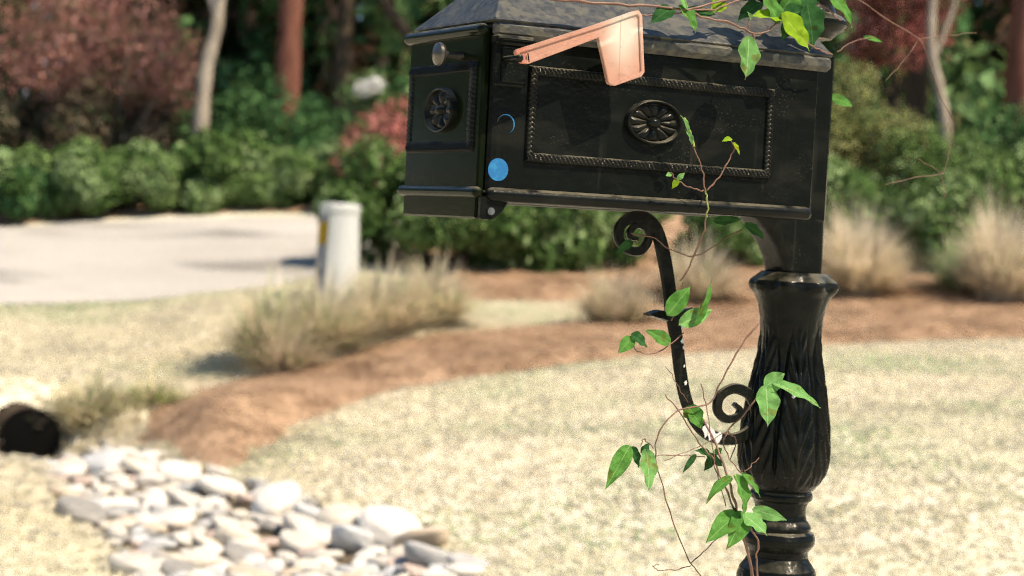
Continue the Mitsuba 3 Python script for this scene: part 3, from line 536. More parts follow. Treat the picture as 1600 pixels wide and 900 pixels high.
def woods(n, x0, x1, y0, y1, z0, z1, size, cols):
    k = 1500; cs = np.column_stack([R.uniform(x0, x1, k), R.uniform(y0, y1, k), R.uniform(z0, z1, k)]); cs[:, 2] += 1.0
    A, ca = leaves(cs, R.uniform(.5, 1.15, k), n, size, cols, up=.3)
    k = 1100; a = R.uniform(-.27 * np.pi, 1.27 * np.pi, k) + np.pi; r = R.uniform(29, 37, k)      # unseen ring of trees added round the camera to darken the mailbox's reflections
    cs = np.column_stack([r * np.cos(a), 4 + r * np.sin(a), R.uniform(0, 9.5, k)])
    B, cb = leaves(cs, R.uniform(.8, 1.7, k), 42000, .75, cols, up=.3)
    return cat([A, B]), np.vstack([ca, cb])
m, c = woods(210000, -24, 24, 31, 41, 0, 8.5, .40, DARK + [(.13, .22, .08), (.21, .23, .11), (.28, .17, .12), (.15, .25, .11)])
put('distant_woods', m, 'foliage', kind='stuff', color=c); labels['distant_woods'].update(label='shaded green wood closing the view behind the garden, plus an unseen ring added behind the viewer', category='wood')

# ---------------------------------------------------------------- the mailbox
MB = thing('mailbox', 'black cast-metal mailbox with a faded copper-red flag on an ornate post, wrapped in vine', 'mailbox')
def mp(name, mesh, bsdf, parent=None, label=None, **kw):
    return put(name, mesh, bsdf, parent or MB, label, local=True, **kw)
mp('body', cat([cbox(.004, .523, 0, .217, -.004, .2145, .004), cbox(.006, .521, .006, .211, -.012, -.003, .003)]), 'black_paint', smooth=20)
def rail(p, q, r, n=10):
    p, q = np.array(p, float), np.array(q, float); d = (q - p) / np.linalg.norm(q - p)
    P = [p + d * r * (1 - math.cos(t)) for t in np.linspace(0, np.pi / 2, 6)] + [p + (q - p) * s for s in np.linspace(.05, .95, n)] + [q - d * r * (1 - math.cos(t)) for t in np.linspace(np.pi / 2, 0, 6)]
    rr = [r * max(math.sin(t), .05) for t in np.linspace(0, np.pi / 2, 6)] + [r] * n + [r * max(math.sin(t), .05) for t in np.linspace(np.pi / 2, 0, 6)]
    return tube(P, rr, 16)
mp('rail', rail((.002, -.004, -.005), (.517, -.004, -.005), .0095), 'black_paint', smooth=40)
mp('rail', rail((.002, .221, -.005), (.517, .221, -.005), .0095), 'black_paint', smooth=40)
# moulded borders: a half-round bar with a twisted or chevron relief
def moulding(p, q, half, nrm, chevron, hgt=.0050, pitch=.0062):
    p, q, nrm = (np.array(s, float) for s in (p, q, nrm)); L_ = np.linalg.norm(q - p); d = (q - p) / L_; sd = np.cross(nrm, d)
    s = np.linspace(0, L_, max(8, int(L_ / .0011))); w = np.linspace(-1, 1, 13); S, W = np.meshgrid(s, w, indexing='ij')
    ph = S / pitch + (np.abs(W) * 0.85 if chevron else W * 0.75)
    h = hgt * np.sqrt(np.clip(1 - W ** 4, 0, 1)) + .0011 * np.sin(2 * np.pi * ph) * (1 - W ** 6)
    h = h * np.clip(np.minimum(S, L_ - S) / .002, 0, 1)
    return grid_mesh((p + d * S[..., None] + sd * (W * half)[..., None] + nrm * (h - .0005)[..., None]))
def flush(m, out):
    v = m.vertices; n = m.face_normals.mean(0)
    if n @ np.array(out) < 0: m.faces = m.faces[:, ::-1]
    return m
def border(c0, c1, z0, z1, hw, axis, at, parent=None):
    nrm = (0, -1, 0) if axis == 'a' else (-1, 0, 0)
    P = (lambda s, z: (s, at, z)) if axis == 'a' else (lambda s, z: (at, s, z))
    for nm, a, b, ch in (('side_moulding', (c0, z0), (c0, z1), True), ('side_moulding', (c1, z0), (c1, z1), True), ('cross_moulding', (c0 - hw, z0), (c1 + hw, z0), False), ('cross_moulding', (c0 - hw, z1), (c1 + hw, z1), False)):
        mp(nm, flush(moulding(P(*a), P(*b), hw, nrm, ch), nrm), 'black_paint', parent, smooth=50)
side = mp('side_panel', extr(Polygon([(.0615, .0415), (.442, .0415), (.442, .1615), (.0615, .1615)]), .003, -.0012), 'black_paint')
border(.0635, .4395, .0455, .1575, .0068, 'a', -.0012, side)
def rosette(c, ra, rb, axis, petals, hub=.24, h=.010):
    r = np.linspace(0, 1, 46); ph = np.linspace(0, 2 * np.pi, 169); A, B = np.meshgrid(r, ph, indexing='ij')
    H = h * (0.95 * np.sqrt(np.clip(1 - (A / hub) ** 2, 0, 1)) * (A < hub))
    lobe = np.abs(np.cos(B * petals / 2)) ** 0.7
    H = np.maximum(H, h * .62 * lobe * np.clip(np.sin(np.clip((A - hub) / (.84 - hub), 0, 1) * np.pi), 0, 1) ** .5 * (.45 + .55 * A))
    H = np.maximum(H, h * .8 * np.sqrt(np.clip(1 - ((A - .915) / .085) ** 2, 0, 1))) + .0012
    H[-1] = -.001
    x, y = ra * A * np.cos(B), rb * A * np.sin(B)
    m = grid_mesh(np.stack([c[0] + x, c[1] - H, c[2] + y], -1) if axis == 'a' else np.stack([c[0] - H, c[1] + x, c[2] + y], -1))
    return flush(m, (0, -1, 0) if axis == 'a' else (-1, 0, 0))
mp('rosette', rosette((.2495, -.0012, .104), .0455, .0305, 'a', 12), 'black_paint', side, smooth=True)
# door
door = mp('door', cat([cbox(-.008, .003, .004, .222, -.037, .210, .0025)]), 'door_paint', smooth=20)
mp('door_panel', cbox(-.0105, -.0075, .0300, .2060, .0560, .1530, .001), 'door_paint', door)
border(.027, .2070, .0560, .1585, .0078, 'w', -.008, door)
mp('rosette', rosette((-.0105, .1067, .104), .043, .0305, 'w', 8), 'black_paint', door, smooth=True)
mp('top_rail', rail((-.0125, -.0075, .2040), (-.0125, .2245, .2040), .0082), 'door_paint', door, smooth=40)
mp('sill_rail', rail((-.010, -.008, -.003), (-.010, .229, -.003), .0072), 'door_paint', door, smooth=40)
kn = lathe([(.0001, -.002), (.0065, -.002), (.0055, .004), (.0042, .012), (.0045, .022), (.008, .026), (.0135, .029), (.0155, .033), (.0145, .0365), (.009, .0395), (.0005, .041)], 40)
Mk = np.eye(4); Mk[:3, 0], Mk[:3, 1], Mk[:3, 2], Mk[:3, 3] = (0, 1, 0), (0, 0, -1), (-1, 0, 0), (-.008, .0640, .1735); kn.apply_transform(Mk)
mp('knob', kn, 'tarnished', door, 'round tarnished door knob', smooth=35)
hinge = extr(Polygon([(-.006, -.008), (.034, -.008), (.0335, -.0145), (.026, -.026), (.015, -.0355), (.008, -.0375), (-.006, -.0365)]), .006, -.0055)
mp('hinge_plate', hinge, 'black_paint', door)
bl = cat([trimesh.creation.cylinder(.0048, .004, sections=28), trimesh.creation.cylinder(.003, .0065, sections=6)]); bl.apply_transform(trimesh.transformations.rotation_matrix(np.pi / 2, [1, 0, 0])); bl.apply_translation((.0085, -.0075, -.0265))
mp('bolt', bl, 'steel', door, 'bright steel bolt')
# flag bracket and flag
mp('flag_bracket', cat([cbox(.001, .049, -.010, .002, .134, .190, .0025), cbox(.011, .047, -.0135, -.0095, .139, .184, .0018), cbox(-.001, .056, -.017, .002, .186, .199, .003), cbox(.001, .052, -.021, .001, .1915, .1955, .0015)]), 'black_paint', smooth=20)
fp = Polygon([(.0085, .1745), (.012, .178), (.1261, .2206), (.178, .2415), (.1895, .2452), (.1955, .2385), (.2040, .166), (.2000, .1600), (.1579, .1440), (.1485, .1460), (.1290, .2035), (.0281, .1610), (.0185, .1610)])
fp = fp.buffer(-.0035).buffer(.0035)
inset = fp.buffer(-.0052)
ms = [extr(fp, .0040, -.0440), extr(fp.difference(inset), .0022, -.0462), extr(fp.buffer(-.0008).difference(fp.buffer(-.0045)), .0006, -.0468)]
fm = cat(ms).subdivide_to_size(.008, max_iter=12)
nv = np.array(fm.vertices); nv[:, 1] += 0.004 * np.clip((nv[:, 0] - .1) / .1, 0, 1) ** 2 - .004
fm = tm(nv, fm.faces)
fl = mp('flag', tm(fm.vertices[fm.faces.ravel()], np.arange(len(fm.faces) * 3).reshape(-1, 3)), 'flag_plastic', None, 'faded copper-red signal flag, half raised', uv=fm.vertices[fm.faces.ravel()][:, [0, 2]])
cr = trimesh.creation.cylinder(.0012, .004, sections=10); cr.apply_transform(trimesh.transformations.rotation_matrix(np.pi / 2, [1, 0, 0]))
pv = cat([trimesh.creation.cylinder(.0045, .052, sections=20), icos(2, (.0052, .0052, .004), (0, 0, .027))]); pv.apply_transform(trimesh.transformations.rotation_matrix(np.pi / 2, [1, 0, 0])); pv.apply_translation((.0150, -.024, .1672))
mp('pivot_bolt', pv, 'black_paint', fl, smooth=35)
mp('fold_line', extr(LineString([(.0290, .1640), (.0270, .1740)]).buffer(.0006), .0012, -.0512), 'black_paint', fl)
# stickers
def disc(c, r): return Point(c).buffer(r, 24)
mp('blue_dot', extr(disc((.0196, .0274), .0146), .0011, -.0009), 'blue_paint', None, 'round blue reflector dot')
o_, i_ = disc((.0273, .0865), .0128), disc((.0262, .0855), .0125)
mp('worn_dot', extr(disc((.0270, .0865), .0125), .0005, -.0004), 'black_paint', None, 'worn round mark of a lost dot with a blue crescent left')
mp('blue_crescent', extr(o_.difference(i_), .0011, -.0010), 'blue_paint', f'{MB}__worn_dot')
mp('pale_edge', extr(disc((.0270, .0865), .0128).difference(disc((.0274, .0858), .0121)).intersection(Polygon([(0, .0885), (.06, .0885), (.06, .12), (0, .12)])), .0009, -.0008), 'roof_paint', f'{MB}__worn_dot')
# roof: hipped at the front, thick weathered rim, running back to the post
def roof_shape(off, z0, z1):
    a0, a1, w0, w1 = -.018 - off, .531 + off, -.021 - off, .238 + off
    return [(a0, w0, z0), (a1, w0, z0), (a1, w1, z0), (a0, w1, z0), (a0, w0, z1), (a1, w0, z1), (a1, w1, z1), (a0, w1, z1)]
rim = cat([cbox(-.0010, .537, -.0125, .0030, .1950, .2180, .0066), cbox(-.0010, .537, .2165, .2320, .1950, .2180, .0066), cbox(-.0014, .5365, -.0105, .2300, .2150, .2205, .0024)])
ridge = trimesh.convex.convex_hull(np.array([(-.0005, -.0095, .2195), (.5355, -.0095, .2195), (.5355, .2290, .2195), (-.0005, .2290, .2195), (.072, .1085, .302), (.5355, .1085, .302), (.068, .1, .301), (.068, .117, .301)]))
notch = m3.Manifold.cube([.3, .3, .02]).translate([-.3, -.012, .180])
mp('roof', cat([rim, ridge]), 'roof_paint', None, 'grey weathered hipped roof', smooth=20)
# post
def sm(z, a, b): t = np.clip((z - a) / (b - a), 0, 1); return t * t * (3 - 2 * t)
PC = (.579, .108)
def at_post(m): m.apply_translation((PC[0], PC[1], 0)); return m
sq = cbox(PC[0] - .0325, PC[0] + .0325, PC[1] - .0325, PC[1] + .0325, -.020, .235, .008)
fil = Polygon([(.4885, -.0125), (.500, -.028), (.5105, -.043), (.5185, -.062), (.5245, -.085), (.530, -.108), (.550, -.108), (.550, -.0125)])
def neck():
    zs = np.linspace(-.112, -.0125, 26); fa_ = np.interp(zs, [-.112, -.100, -.085, -.070, -.055, -.043, -.030, -.020, -.0125], [.5465, .5455, .5425, .5370, .5280, .5190, .5065, .4960, .4885])
    q = np.linspace(0, 2 * np.pi, 65); c_, s__ = np.cos(q), np.sin(q); sc = lambda v: np.sign(v) * np.abs(v) ** .36
    return grid_mesh(np.stack([np.stack([(f_ + .6115) / 2 + (.6115 - f_) / 2 * sc(c_), PC[1] + (.0325 + 0 * z_) * sc(s__), 0 * q + z_], -1) for z_, f_ in zip(zs, fa_)]))
nk = neck()
if trimesh.Trimesh(nk.vertices, nk.faces).volume < 0: nk.faces = nk.faces[:, ::-1]
post = mp('post', cat([sq, nk]), 'black_paint', smooth=40)
prof = [(.060, -.090), (.066, -.094), (.0765, -.103), (.0785, -.110), (.0775, -.117), (.0690, -.126), (.0625, -.139), (.0575, -.158), (.0555, -.185), (.0575, -.210), (.0625, -.232), (.0685, -.255), (.0750, -.285), (.0800, -.315), (.0832, -.345), (.0832, -.365), (.0790, -.385), (.0700, -.400), (.0600, -.409), (.0545, -.413),
        (.0580, -.4155), (.0590, -.420), (.0575, -.4245), (.0520, -.428), (.0480, -.436), (.0472, -.447), (.0500, -.455), (.0555, -.461), (.0590, -.466), (.0565, -.471), (.0640, -.474), (.0680, -.482), (.0675, -.490), (.0610, -.497), (.0560, -.502), (.0555, -.510), (.0620, -.518), (.0710, -.528), (.0755, -.540), (.0770, -.560), (.0770, -.75), (.0800, -.90), (.1, -.96), (.12, -1.0), (.125, -1.09)]
pz = np.array(prof[::-1]) * [.785, 1]; s_ = np.r_[0, np.cumsum(np.linalg.norm(np.diff(pz, axis=0), axis=1))]; ss_ = np.linspace(0, s_[-1], 620)
pr = np.column_stack([np.interp(ss_, s_, pz[:, 0]), np.interp(ss_, s_, pz[:, 1])])
def relief(ph, z):
    # overlapping leaf lobes cast around the vase, each with a midrib and slanting veins
    m = np.clip((z + .405) / .03, 0, 1) * np.clip((-.165 - z) / .05, 0, 1)
    q = (ph * 6 / (2 * np.pi) + .31) % 1 - .5; zz = (z + .405) / .24
    half = .5 * np.sqrt(np.clip(1 - zz ** 2 * .8, 0, 1)); edge = np.clip((half - np.abs(q)) / .16, 0, 1)
    rib = np.exp(-(q / .045) ** 2) * .0030; vein = .0026 * np.sin(2 * np.pi * (zz * 5.5 - np.abs(q) * 4.2)) * edge * np.clip(np.abs(q) / .08, 0, 1)
    lob = .0036 * edge ** .5 - .004 * np.exp(-((np.abs(q) - half) / .03) ** 2)
    up_ = np.clip((z + .13) / .015, 0, 1) * 0
    flute = .0012 * np.abs(np.cos(ph * 4)) * np.clip((z + .215) / .03, 0, 1) * np.clip((-.095 - z) / .015, 0, 1)
    rough = .0018 * (meshkit.fbm(np.stack(np.broadcast_arrays(np.cos(ph) * 4, np.sin(ph) * 4, z * 60), -1), 3) - .5)
    collar = .004 * np.cos(ph * 8) * np.exp(-((z + .108) / .012) ** 2)
    return m * (lob + rib + vein) - .003 * m + flute + rough + collar
mp('post_vase', at_post(lathe(pr, 240, relief)), 'black_paint', post, smooth=True)
mp('post_cap', at_post(lathe(np.array([(.05, .225), (.060, .232), (.074, .238), (.0800, .245), (.0800, .251), (.072, .257), (.058, .262), (.052, .272), (.060, .285), (.078, .305), (.088, .330), (.085, .355), (.062, .380), (.03, .395), (.012, .41), (.014, .425), (.004, .435)]) * [.70, 1] + [0, .028], 64)), 'black_paint', post, smooth=30)
# scroll brackets: a flat bar bent into a long S
def scroll(pts, wid, w0, w1, n=220):
    P = curve(pts, n); t_ = np.gradient(P, axis=0); t_ /= np.linalg.norm(t_, axis=1, keepdims=True); nn_ = np.stack([-t_[:, 1], t_[:, 0]], 1)
    hw = np.interp(np.linspace(0, 1, n), *zip(*wid)); A, B = P + nn_ * hw[:, None], P - nn_ * hw[:, None]
    c_ = .0035; rows = []
    for (s, w) in ((1, w0 + c_), (.82, w0), (-.82, w0), (-1, w0 + c_), (-1, w1 - c_), (-.82, w1), (.82, w1), (1, w1 - c_), (1, w0 + c_)):
        q = P + nn_ * (hw * s)[:, None]; rows.append(np.column_stack([q[:, 0], np.full(n, w), q[:, 1]]))
    g_ = grid_mesh(np.stack(rows, 1))
    if trimesh.Trimesh(g_.vertices, g_.faces).volume < 0: g_.faces = g_.faces[:, ::-1]
    caps = [trimesh.convex.convex_hull(np.stack([r_[i] for r_ in rows] + [r_[i] + np.r_[t_[i, 0], 0, t_[i, 1]] * e for r_ in rows])) for i, e in ((0, -.003), (-1, .003))]
    return cat([g_] + caps)
AZ = lambda q: (q[0], q[2])
S1 = [AZ(q) for q in ((0.3009, 0.108, -0.0526), (0.2923, 0.108, -0.0512), (0.2907, 0.108, -0.0432), (0.3007, 0.108, -0.0338), (0.3169, 0.108, -0.0375), (0.3231, 0.108, -0.0508), (0.3114, 0.108, -0.0684), (0.2913, 0.108, -0.0692), (0.2735, 0.108, -0.0538), (0.2754, 0.108, -0.0349), (0.2937, 0.108, -0.0233), (0.3171, 0.108, -0.024), (0.3352, 0.108, -0.0394), (0.348, 0.108, -0.0706), (0.3593, 0.108, -0.1111), (0.3674, 0.108, -0.1518), (0.3788, 0.108, -0.1927), (0.3884, 0.108, -0.2384), (0.401, 0.108, -0.2796), (0.4208, 0.108, -0.3119), (0.4487, 0.108, -0.3315), (0.4861, 0.108, -0.3364), (0.5159, 0.108, -0.3234), (0.5245, 0.108, -0.2981), (0.5124, 0.108, -0.2727), (0.4845, 0.108, -0.2626), (0.4604, 0.108, -0.273), (0.4562, 0.108, -0.2934), (0.4706, 0.108, -0.3065), (0.4896, 0.108, -0.3046), (0.4957, 0.108, -0.2943), (0.4873, 0.108, -0.2869))]
br = mp('scroll_bracket', scroll(S1, [(0, .003), (.1, .0048), (.25, .0072), (.34, .009), (.42, .0112), (.55, .010), (.68, .009), (.8, .008), (.9, .0068), (1, .0035)], .104, .1125), 'black_paint', smooth=30)
mp('leaf_collar', scroll([AZ(q) for q in ((0.3301, 0.108, -0.1582), (0.3451, 0.108, -0.1578), (0.3669, 0.108, -0.161), (0.3884, 0.108, -0.1559), (0.4033, 0.108, -0.15))], [(0, .002), (.2, .006), (.5, .0075), (.8, .006), (1, .002)], .098, .118, 40), 'black_paint', br, smooth=30)
def lime(q, r_, w, seed):
    rr = np.random.default_rng(seed); k = np.linspace(0, 2 * np.pi, 13)[:-1]
    e = r_ * (0.55 + 0.75 * rr.random(12))
    return extr(Polygon(np.column_stack([q[0] + e * np.cos(k) * .8, q[2] + e * np.sin(k) * 1.2])).buffer(0), .0012, w - .0005)
chips = [lime(q, r_, .1028, i) for i, (q, r_) in enumerate((((0.385, 0.103, -0.1721), .004), ((0.3855, 0.103, -0.1949), .003), ((0.3882, 0.103, -0.204), .0022), ((0.3911, 0.103, -0.2305), .0018), ((0.3949, 0.103, -0.2543), .0026), ((0.4335, 0.103, -0.3215), .008), ((0.4451, 0.103, -0.329), .009), ((0.4566, 0.103, -0.3337), .0075), ((0.4218, 0.103, -0.3113), .003)))]
for q in chips: mp('lime_spot', q, 'chipped', br)
S2 = [AZ(q) for q in ((0.473, 0.108, 0.2972), (0.4599, 0.108, 0.2922), (0.4479, 0.108, 0.3038), (0.4579, 0.108, 0.3214), (0.4825, 0.108, 0.3222), (0.4953, 0.108, 0.3014), (0.4811, 0.108, 0.2778), (0.4498, 0.108, 0.2766), (0.4283, 0.108, 0.2982), (0.4329, 0.108, 0.3278), (0.4617, 0.108, 0.3474), (0.5018, 0.108, 0.339), (0.5499, 0.108, 0.3069), (0.5927, 0.108, 0.2784))]
mp('scroll_finial', scroll(S2, [(0, .004), (.3, .008), (.6, .0105), (1, .0115)], .098, .118, 120), 'black_paint', smooth=30)
drips = []
for i, (q, r_) in enumerate((((0.5862, 0.058, -0.3571), .0035), ((0.5873, 0.06, -0.3668), .0045), ((0.5884, 0.062, -0.3774), .0038), ((0.5883, 0.064, -0.388), .0045), ((0.5856, 0.066, -0.3939), .003), ((0.5474, 0.05, -0.2685), .002))):
    mm = icos(2, (r_ * .8, .0035, r_ * 1.3), q); v_ = np.array(mm.vertices); v_ += .5 * r_ * (meshkit.noise(v_[:, None, :] * 500 + np.array([0, 9, 17])[None, :, None] * 1.0) - .5); mm.vertices = v_; drips.append(mm)
for q in drips: mp('lime_drip', q, 'chipped', post, smooth=True)

# ---------------------------------------------------------------- vines
def leaf(base, tip, width, roll=0.0, curl=.12, fold=.22, heart=.10):
    b, t_ = np.array(base, float), np.array(tip, float); d = t_ - b; L_ = np.linalg.norm(d); d /= L_
    n0 = np.array([.15, -.83, .55]); n0 -= d * (n0 @ d); n0 /= np.linalg.norm(n0); s0 = np.cross(d, n0)
    n_, s_v = n0 * math.cos(roll) + s0 * math.sin(roll), s0 * math.cos(roll) - n0 * math.sin(roll)
    nt, ns = 22, 11; tt = np.linspace(0, 1, nt); s = np.linspace(-1, 1, ns); TT, SS_ = np.meshgrid(tt, s, indexing='ij')
    prof_ = np.interp(TT, [0, .04, .1, .2, .32, .45, .6, .75, .87, .95, 1], [.02, .46, .74, .95, 1, .94, .76, .5, .25, .1, .0])
    back = heart * L_ * np.clip(1 - TT / .25, 0, 1) * np.abs(SS_) ** 1.5
    al = TT * L_ - back; hw = width / 2 * prof_
    hz = fold * hw * np.abs(SS_) ** 1.2 - curl * L_ * (TT ** 2) + curl * L_ * TT + .055 * width * np.sin(TT * 15 + SS_ * 2 + L_ * 900) * np.abs(SS_) ** 1.5
    hz = hz - curl * L_ * 1.2 * np.clip(TT - .6, 0, 1) ** 2
    P = b + d * al[..., None] + s_v * (SS_ * hw)[..., None] + n_ * hz[..., None]
    uv = np.stack([(SS_ * prof_ + 1) / 2, TT], -1).reshape(-1, 2)
    return grid_mesh(P), uv
def add_leaf(vine, base, tip, wpx, mat, roll=0, curl=.12, fold=.22):
    q = np.random.default_rng(len(scene)).uniform(-1, 1, 4)
    m, uv = leaf(base, tip, wpx / 1030.0 * (1 + .1 * q[0]), roll + .22 * q[1], curl * (1.15 + .5 * q[2]) + .03, fold * (1.1 + .4 * q[3]))
    put('leaf', m, mat, vine, local=True, smooth=True, uv=uv)
def add_stem(vine, pts, r0, r1, mat='stem_brown', name='stem'):
    P = curve(pts, max(16, 9 * len(pts))); k = len(P)
    P = P + .0030 * np.stack([meshkit.noise(np.column_stack([np.arange(k) * .33, np.zeros(k) + len(scene) * 1.7, np.zeros(k) + e])) - .5 for e in (0, 5, 9)], 1)
    rr = 0.76 * np.linspace(r0, r1, k) * (1 + .28 * np.exp(-((np.arange(k) % 13) - 6.0) ** 2 / 1.5))
    put(name, tube(P, rr, 7), mat, vine, local=True, smooth=True)
V1 = thing('climbing_vine', 'leafy vine sprawling over the back of the mailbox roof, its bare twigs trailing right', 'vine')
for args in (
    [((-0.0167, -0.03, 0.248), (0.0572, -0.03, 0.2475), (0.1332, -0.03, 0.2504), (0.199, -0.034, 0.2526), (0.2697, -0.036, 0.2545)), .0028, .0022], [((0.2697, -0.036, 0.2545), (0.3119, -0.03, 0.2668), (0.3596, -0.02, 0.281)), .002, .0018],
    [((0.2697, -0.036, 0.2545), (0.2961, -0.04, 0.2466), (0.3342, -0.045, 0.2431), (0.3573, -0.05, 0.2356), (0.3719, -0.052, 0.2309), (0.394, -0.05, 0.2374), (0.4166, -0.045, 0.2554)), .0022, .0016], [((0.3697, -0.052, 0.2315), (0.3681, -0.055, 0.2243)), .0014, .0012],
    [((0.3619, -0.051, 0.2343), (0.3619, -0.05, 0.2446), (0.3623, -0.05, 0.2541)), .0013, .001], [((0.4717, -0.036, 0.2298), (0.4936, -0.034, 0.2213), (0.5192, -0.03, 0.2168)), .0016, .0014], [((0.2759, -0.036, 0.2542), (0.3175, -0.03, 0.2597), (0.3599, -0.02, 0.2759), (0.4192, -0.01, 0.2932)), .0016, .0014],
    [((0.2022, -0.03, 0.2423), (0.2394, -0.034, 0.244), (0.2679, -0.036, 0.2517)), .0012, .0012], [((0.4792, -0.02, 0.2951), (0.5111, -0.02, 0.2823), (0.539, -0.02, 0.2673)), .0016, .0012]):
    add_stem(V1, *args)
for args in ([((0.71, 0.22, 0.3537), (0.7615, 0.22, 0.3352), (0.8207, 0.22, 0.311), (0.8823, 0.22, 0.2875), (0.9063, 0.22, 0.2499), (0.9309, 0.22, 0.2058), (0.9626, 0.22, 0.1598), (0.9613, 0.22, 0.1256), (0.9477, 0.22, 0.0761)), .0012, .0008], [((0.8823, 0.22, 0.2875), (0.9331, 0.22, 0.2973), (0.9996, 0.22, 0.3087)), .0008, .0006], [((0.8823, 0.22, 0.2875), (0.8538, 0.22, 0.2504), (0.8201, 0.22, 0.2162)), .0009, .0006],
             [((0.9477, 0.22, 0.0761), (0.9228, 0.22, 0.087), (0.8969, 0.22, 0.0967)), .0007, .0005], [((0.9477, 0.22, 0.0761), (0.8913, 0.22, 0.0667), (0.8311, 0.22, 0.053)), .0009, .0005], [((0.7057, 0.2, 0.2493), (0.7396, 0.21, 0.2688), (0.7908, 0.22, 0.2821)), .001, .0009], [((0.9439, 0.22, 0.0728), (0.9548, 0.22, 0.0528), (0.9534, 0.22, 0.0372)), .001, .0006]):
    add_stem(V1, *args, name='twig')
for b, t_, w, mt, ro, cu, fo in (
    ((0.3599, -0.055, 0.2219), (0.3562, -0.058, 0.1684), 44, 'leaf_pale', .1, .05, .15), ((0.2459, -0.034, 0.2531), (0.2094, -0.045, 0.2294), 26, 'leaf_dark', .3, .1, .2), ((0.2595, -0.036, 0.256), (0.2787, -0.05, 0.224), 30, 'leaf_green', -.2, .12, .35),
    ((0.2697, -0.036, 0.2553), (0.2397, -0.03, 0.2797), 26, 'leaf_pale', .1, .1, .2), ((0.2759, -0.03, 0.253), (0.3299, -0.02, 0.2556), 18, 'leaf_dark', .2, .1, .2), ((0.4125, -0.045, 0.2533), (0.3803, -0.04, 0.2953), 40, 'leaf_green', .2, .1, .2), ((0.4156, -0.045, 0.2553), (0.3653, -0.05, 0.2552), 24, 'leaf_yellow', .1, .2, .2),
    ((0.4217, -0.045, 0.2594), (0.4664, -0.05, 0.2171), 38, 'leaf_yellow', .35, .08, .15), ((0.4728, -0.03, 0.2778), (0.4856, -0.03, 0.2226), 44, 'leaf_dark', .3, .08, .2), ((0.4368, -0.03, 0.2637), (0.4746, -0.028, 0.2746), 30, 'leaf_dark', .1, .1, .2), ((0.4996, -0.03, 0.3034), (0.5495, -0.036, 0.2583), 34, 'leaf_green', .3, .28, .2),
    ((0.4052, -0.01, 0.2777), (0.3695, -0.012, 0.2497), 24, 'leaf_dark', .4, .1, .2), ((0.456, -0.02, 0.2821), (0.5118, -0.02, 0.3037), 30, 'leaf_dark', .2, .1, .2), ((0.4392, -0.02, 0.2734), (0.4646, -0.02, 0.3147), 34, 'leaf_green', .1, .1, .2), ((0.3391, -0.02, 0.2737), (0.3194, -0.02, 0.2563), 22, 'leaf_yellow', .2, .1, .2),
    ((0.4416, -0.036, 0.255), (0.4283, -0.036, 0.2293), 22, 'leaf_dark', .2, .1, .2), ((0.7754, 0.3, 0.1892), (0.8387, 0.32, 0.1802), 16, 'leaf_green', .3, .2, .2), ((0.7744, 0.22, 0.2806), (0.8105, 0.22, 0.2759), 8, 'leaf_green', .3, .1, .2), ((0.3646, -0.05, 0.25), (0.3587, -0.05, 0.2597), 8, 'leaf_pale', 0, .1, .4), ((0.4118, -0.02, 0.2951), (0.358, -0.02, 0.3033), 36, 'leaf_green', 0, .1, .2)):
    add_leaf(V1, b, t_, w, mt, ro, cu, fo)
V2 = thing('climbing_vine', 'slender vine with three-leaf sprigs climbing the post and scroll bracket', 'vine')
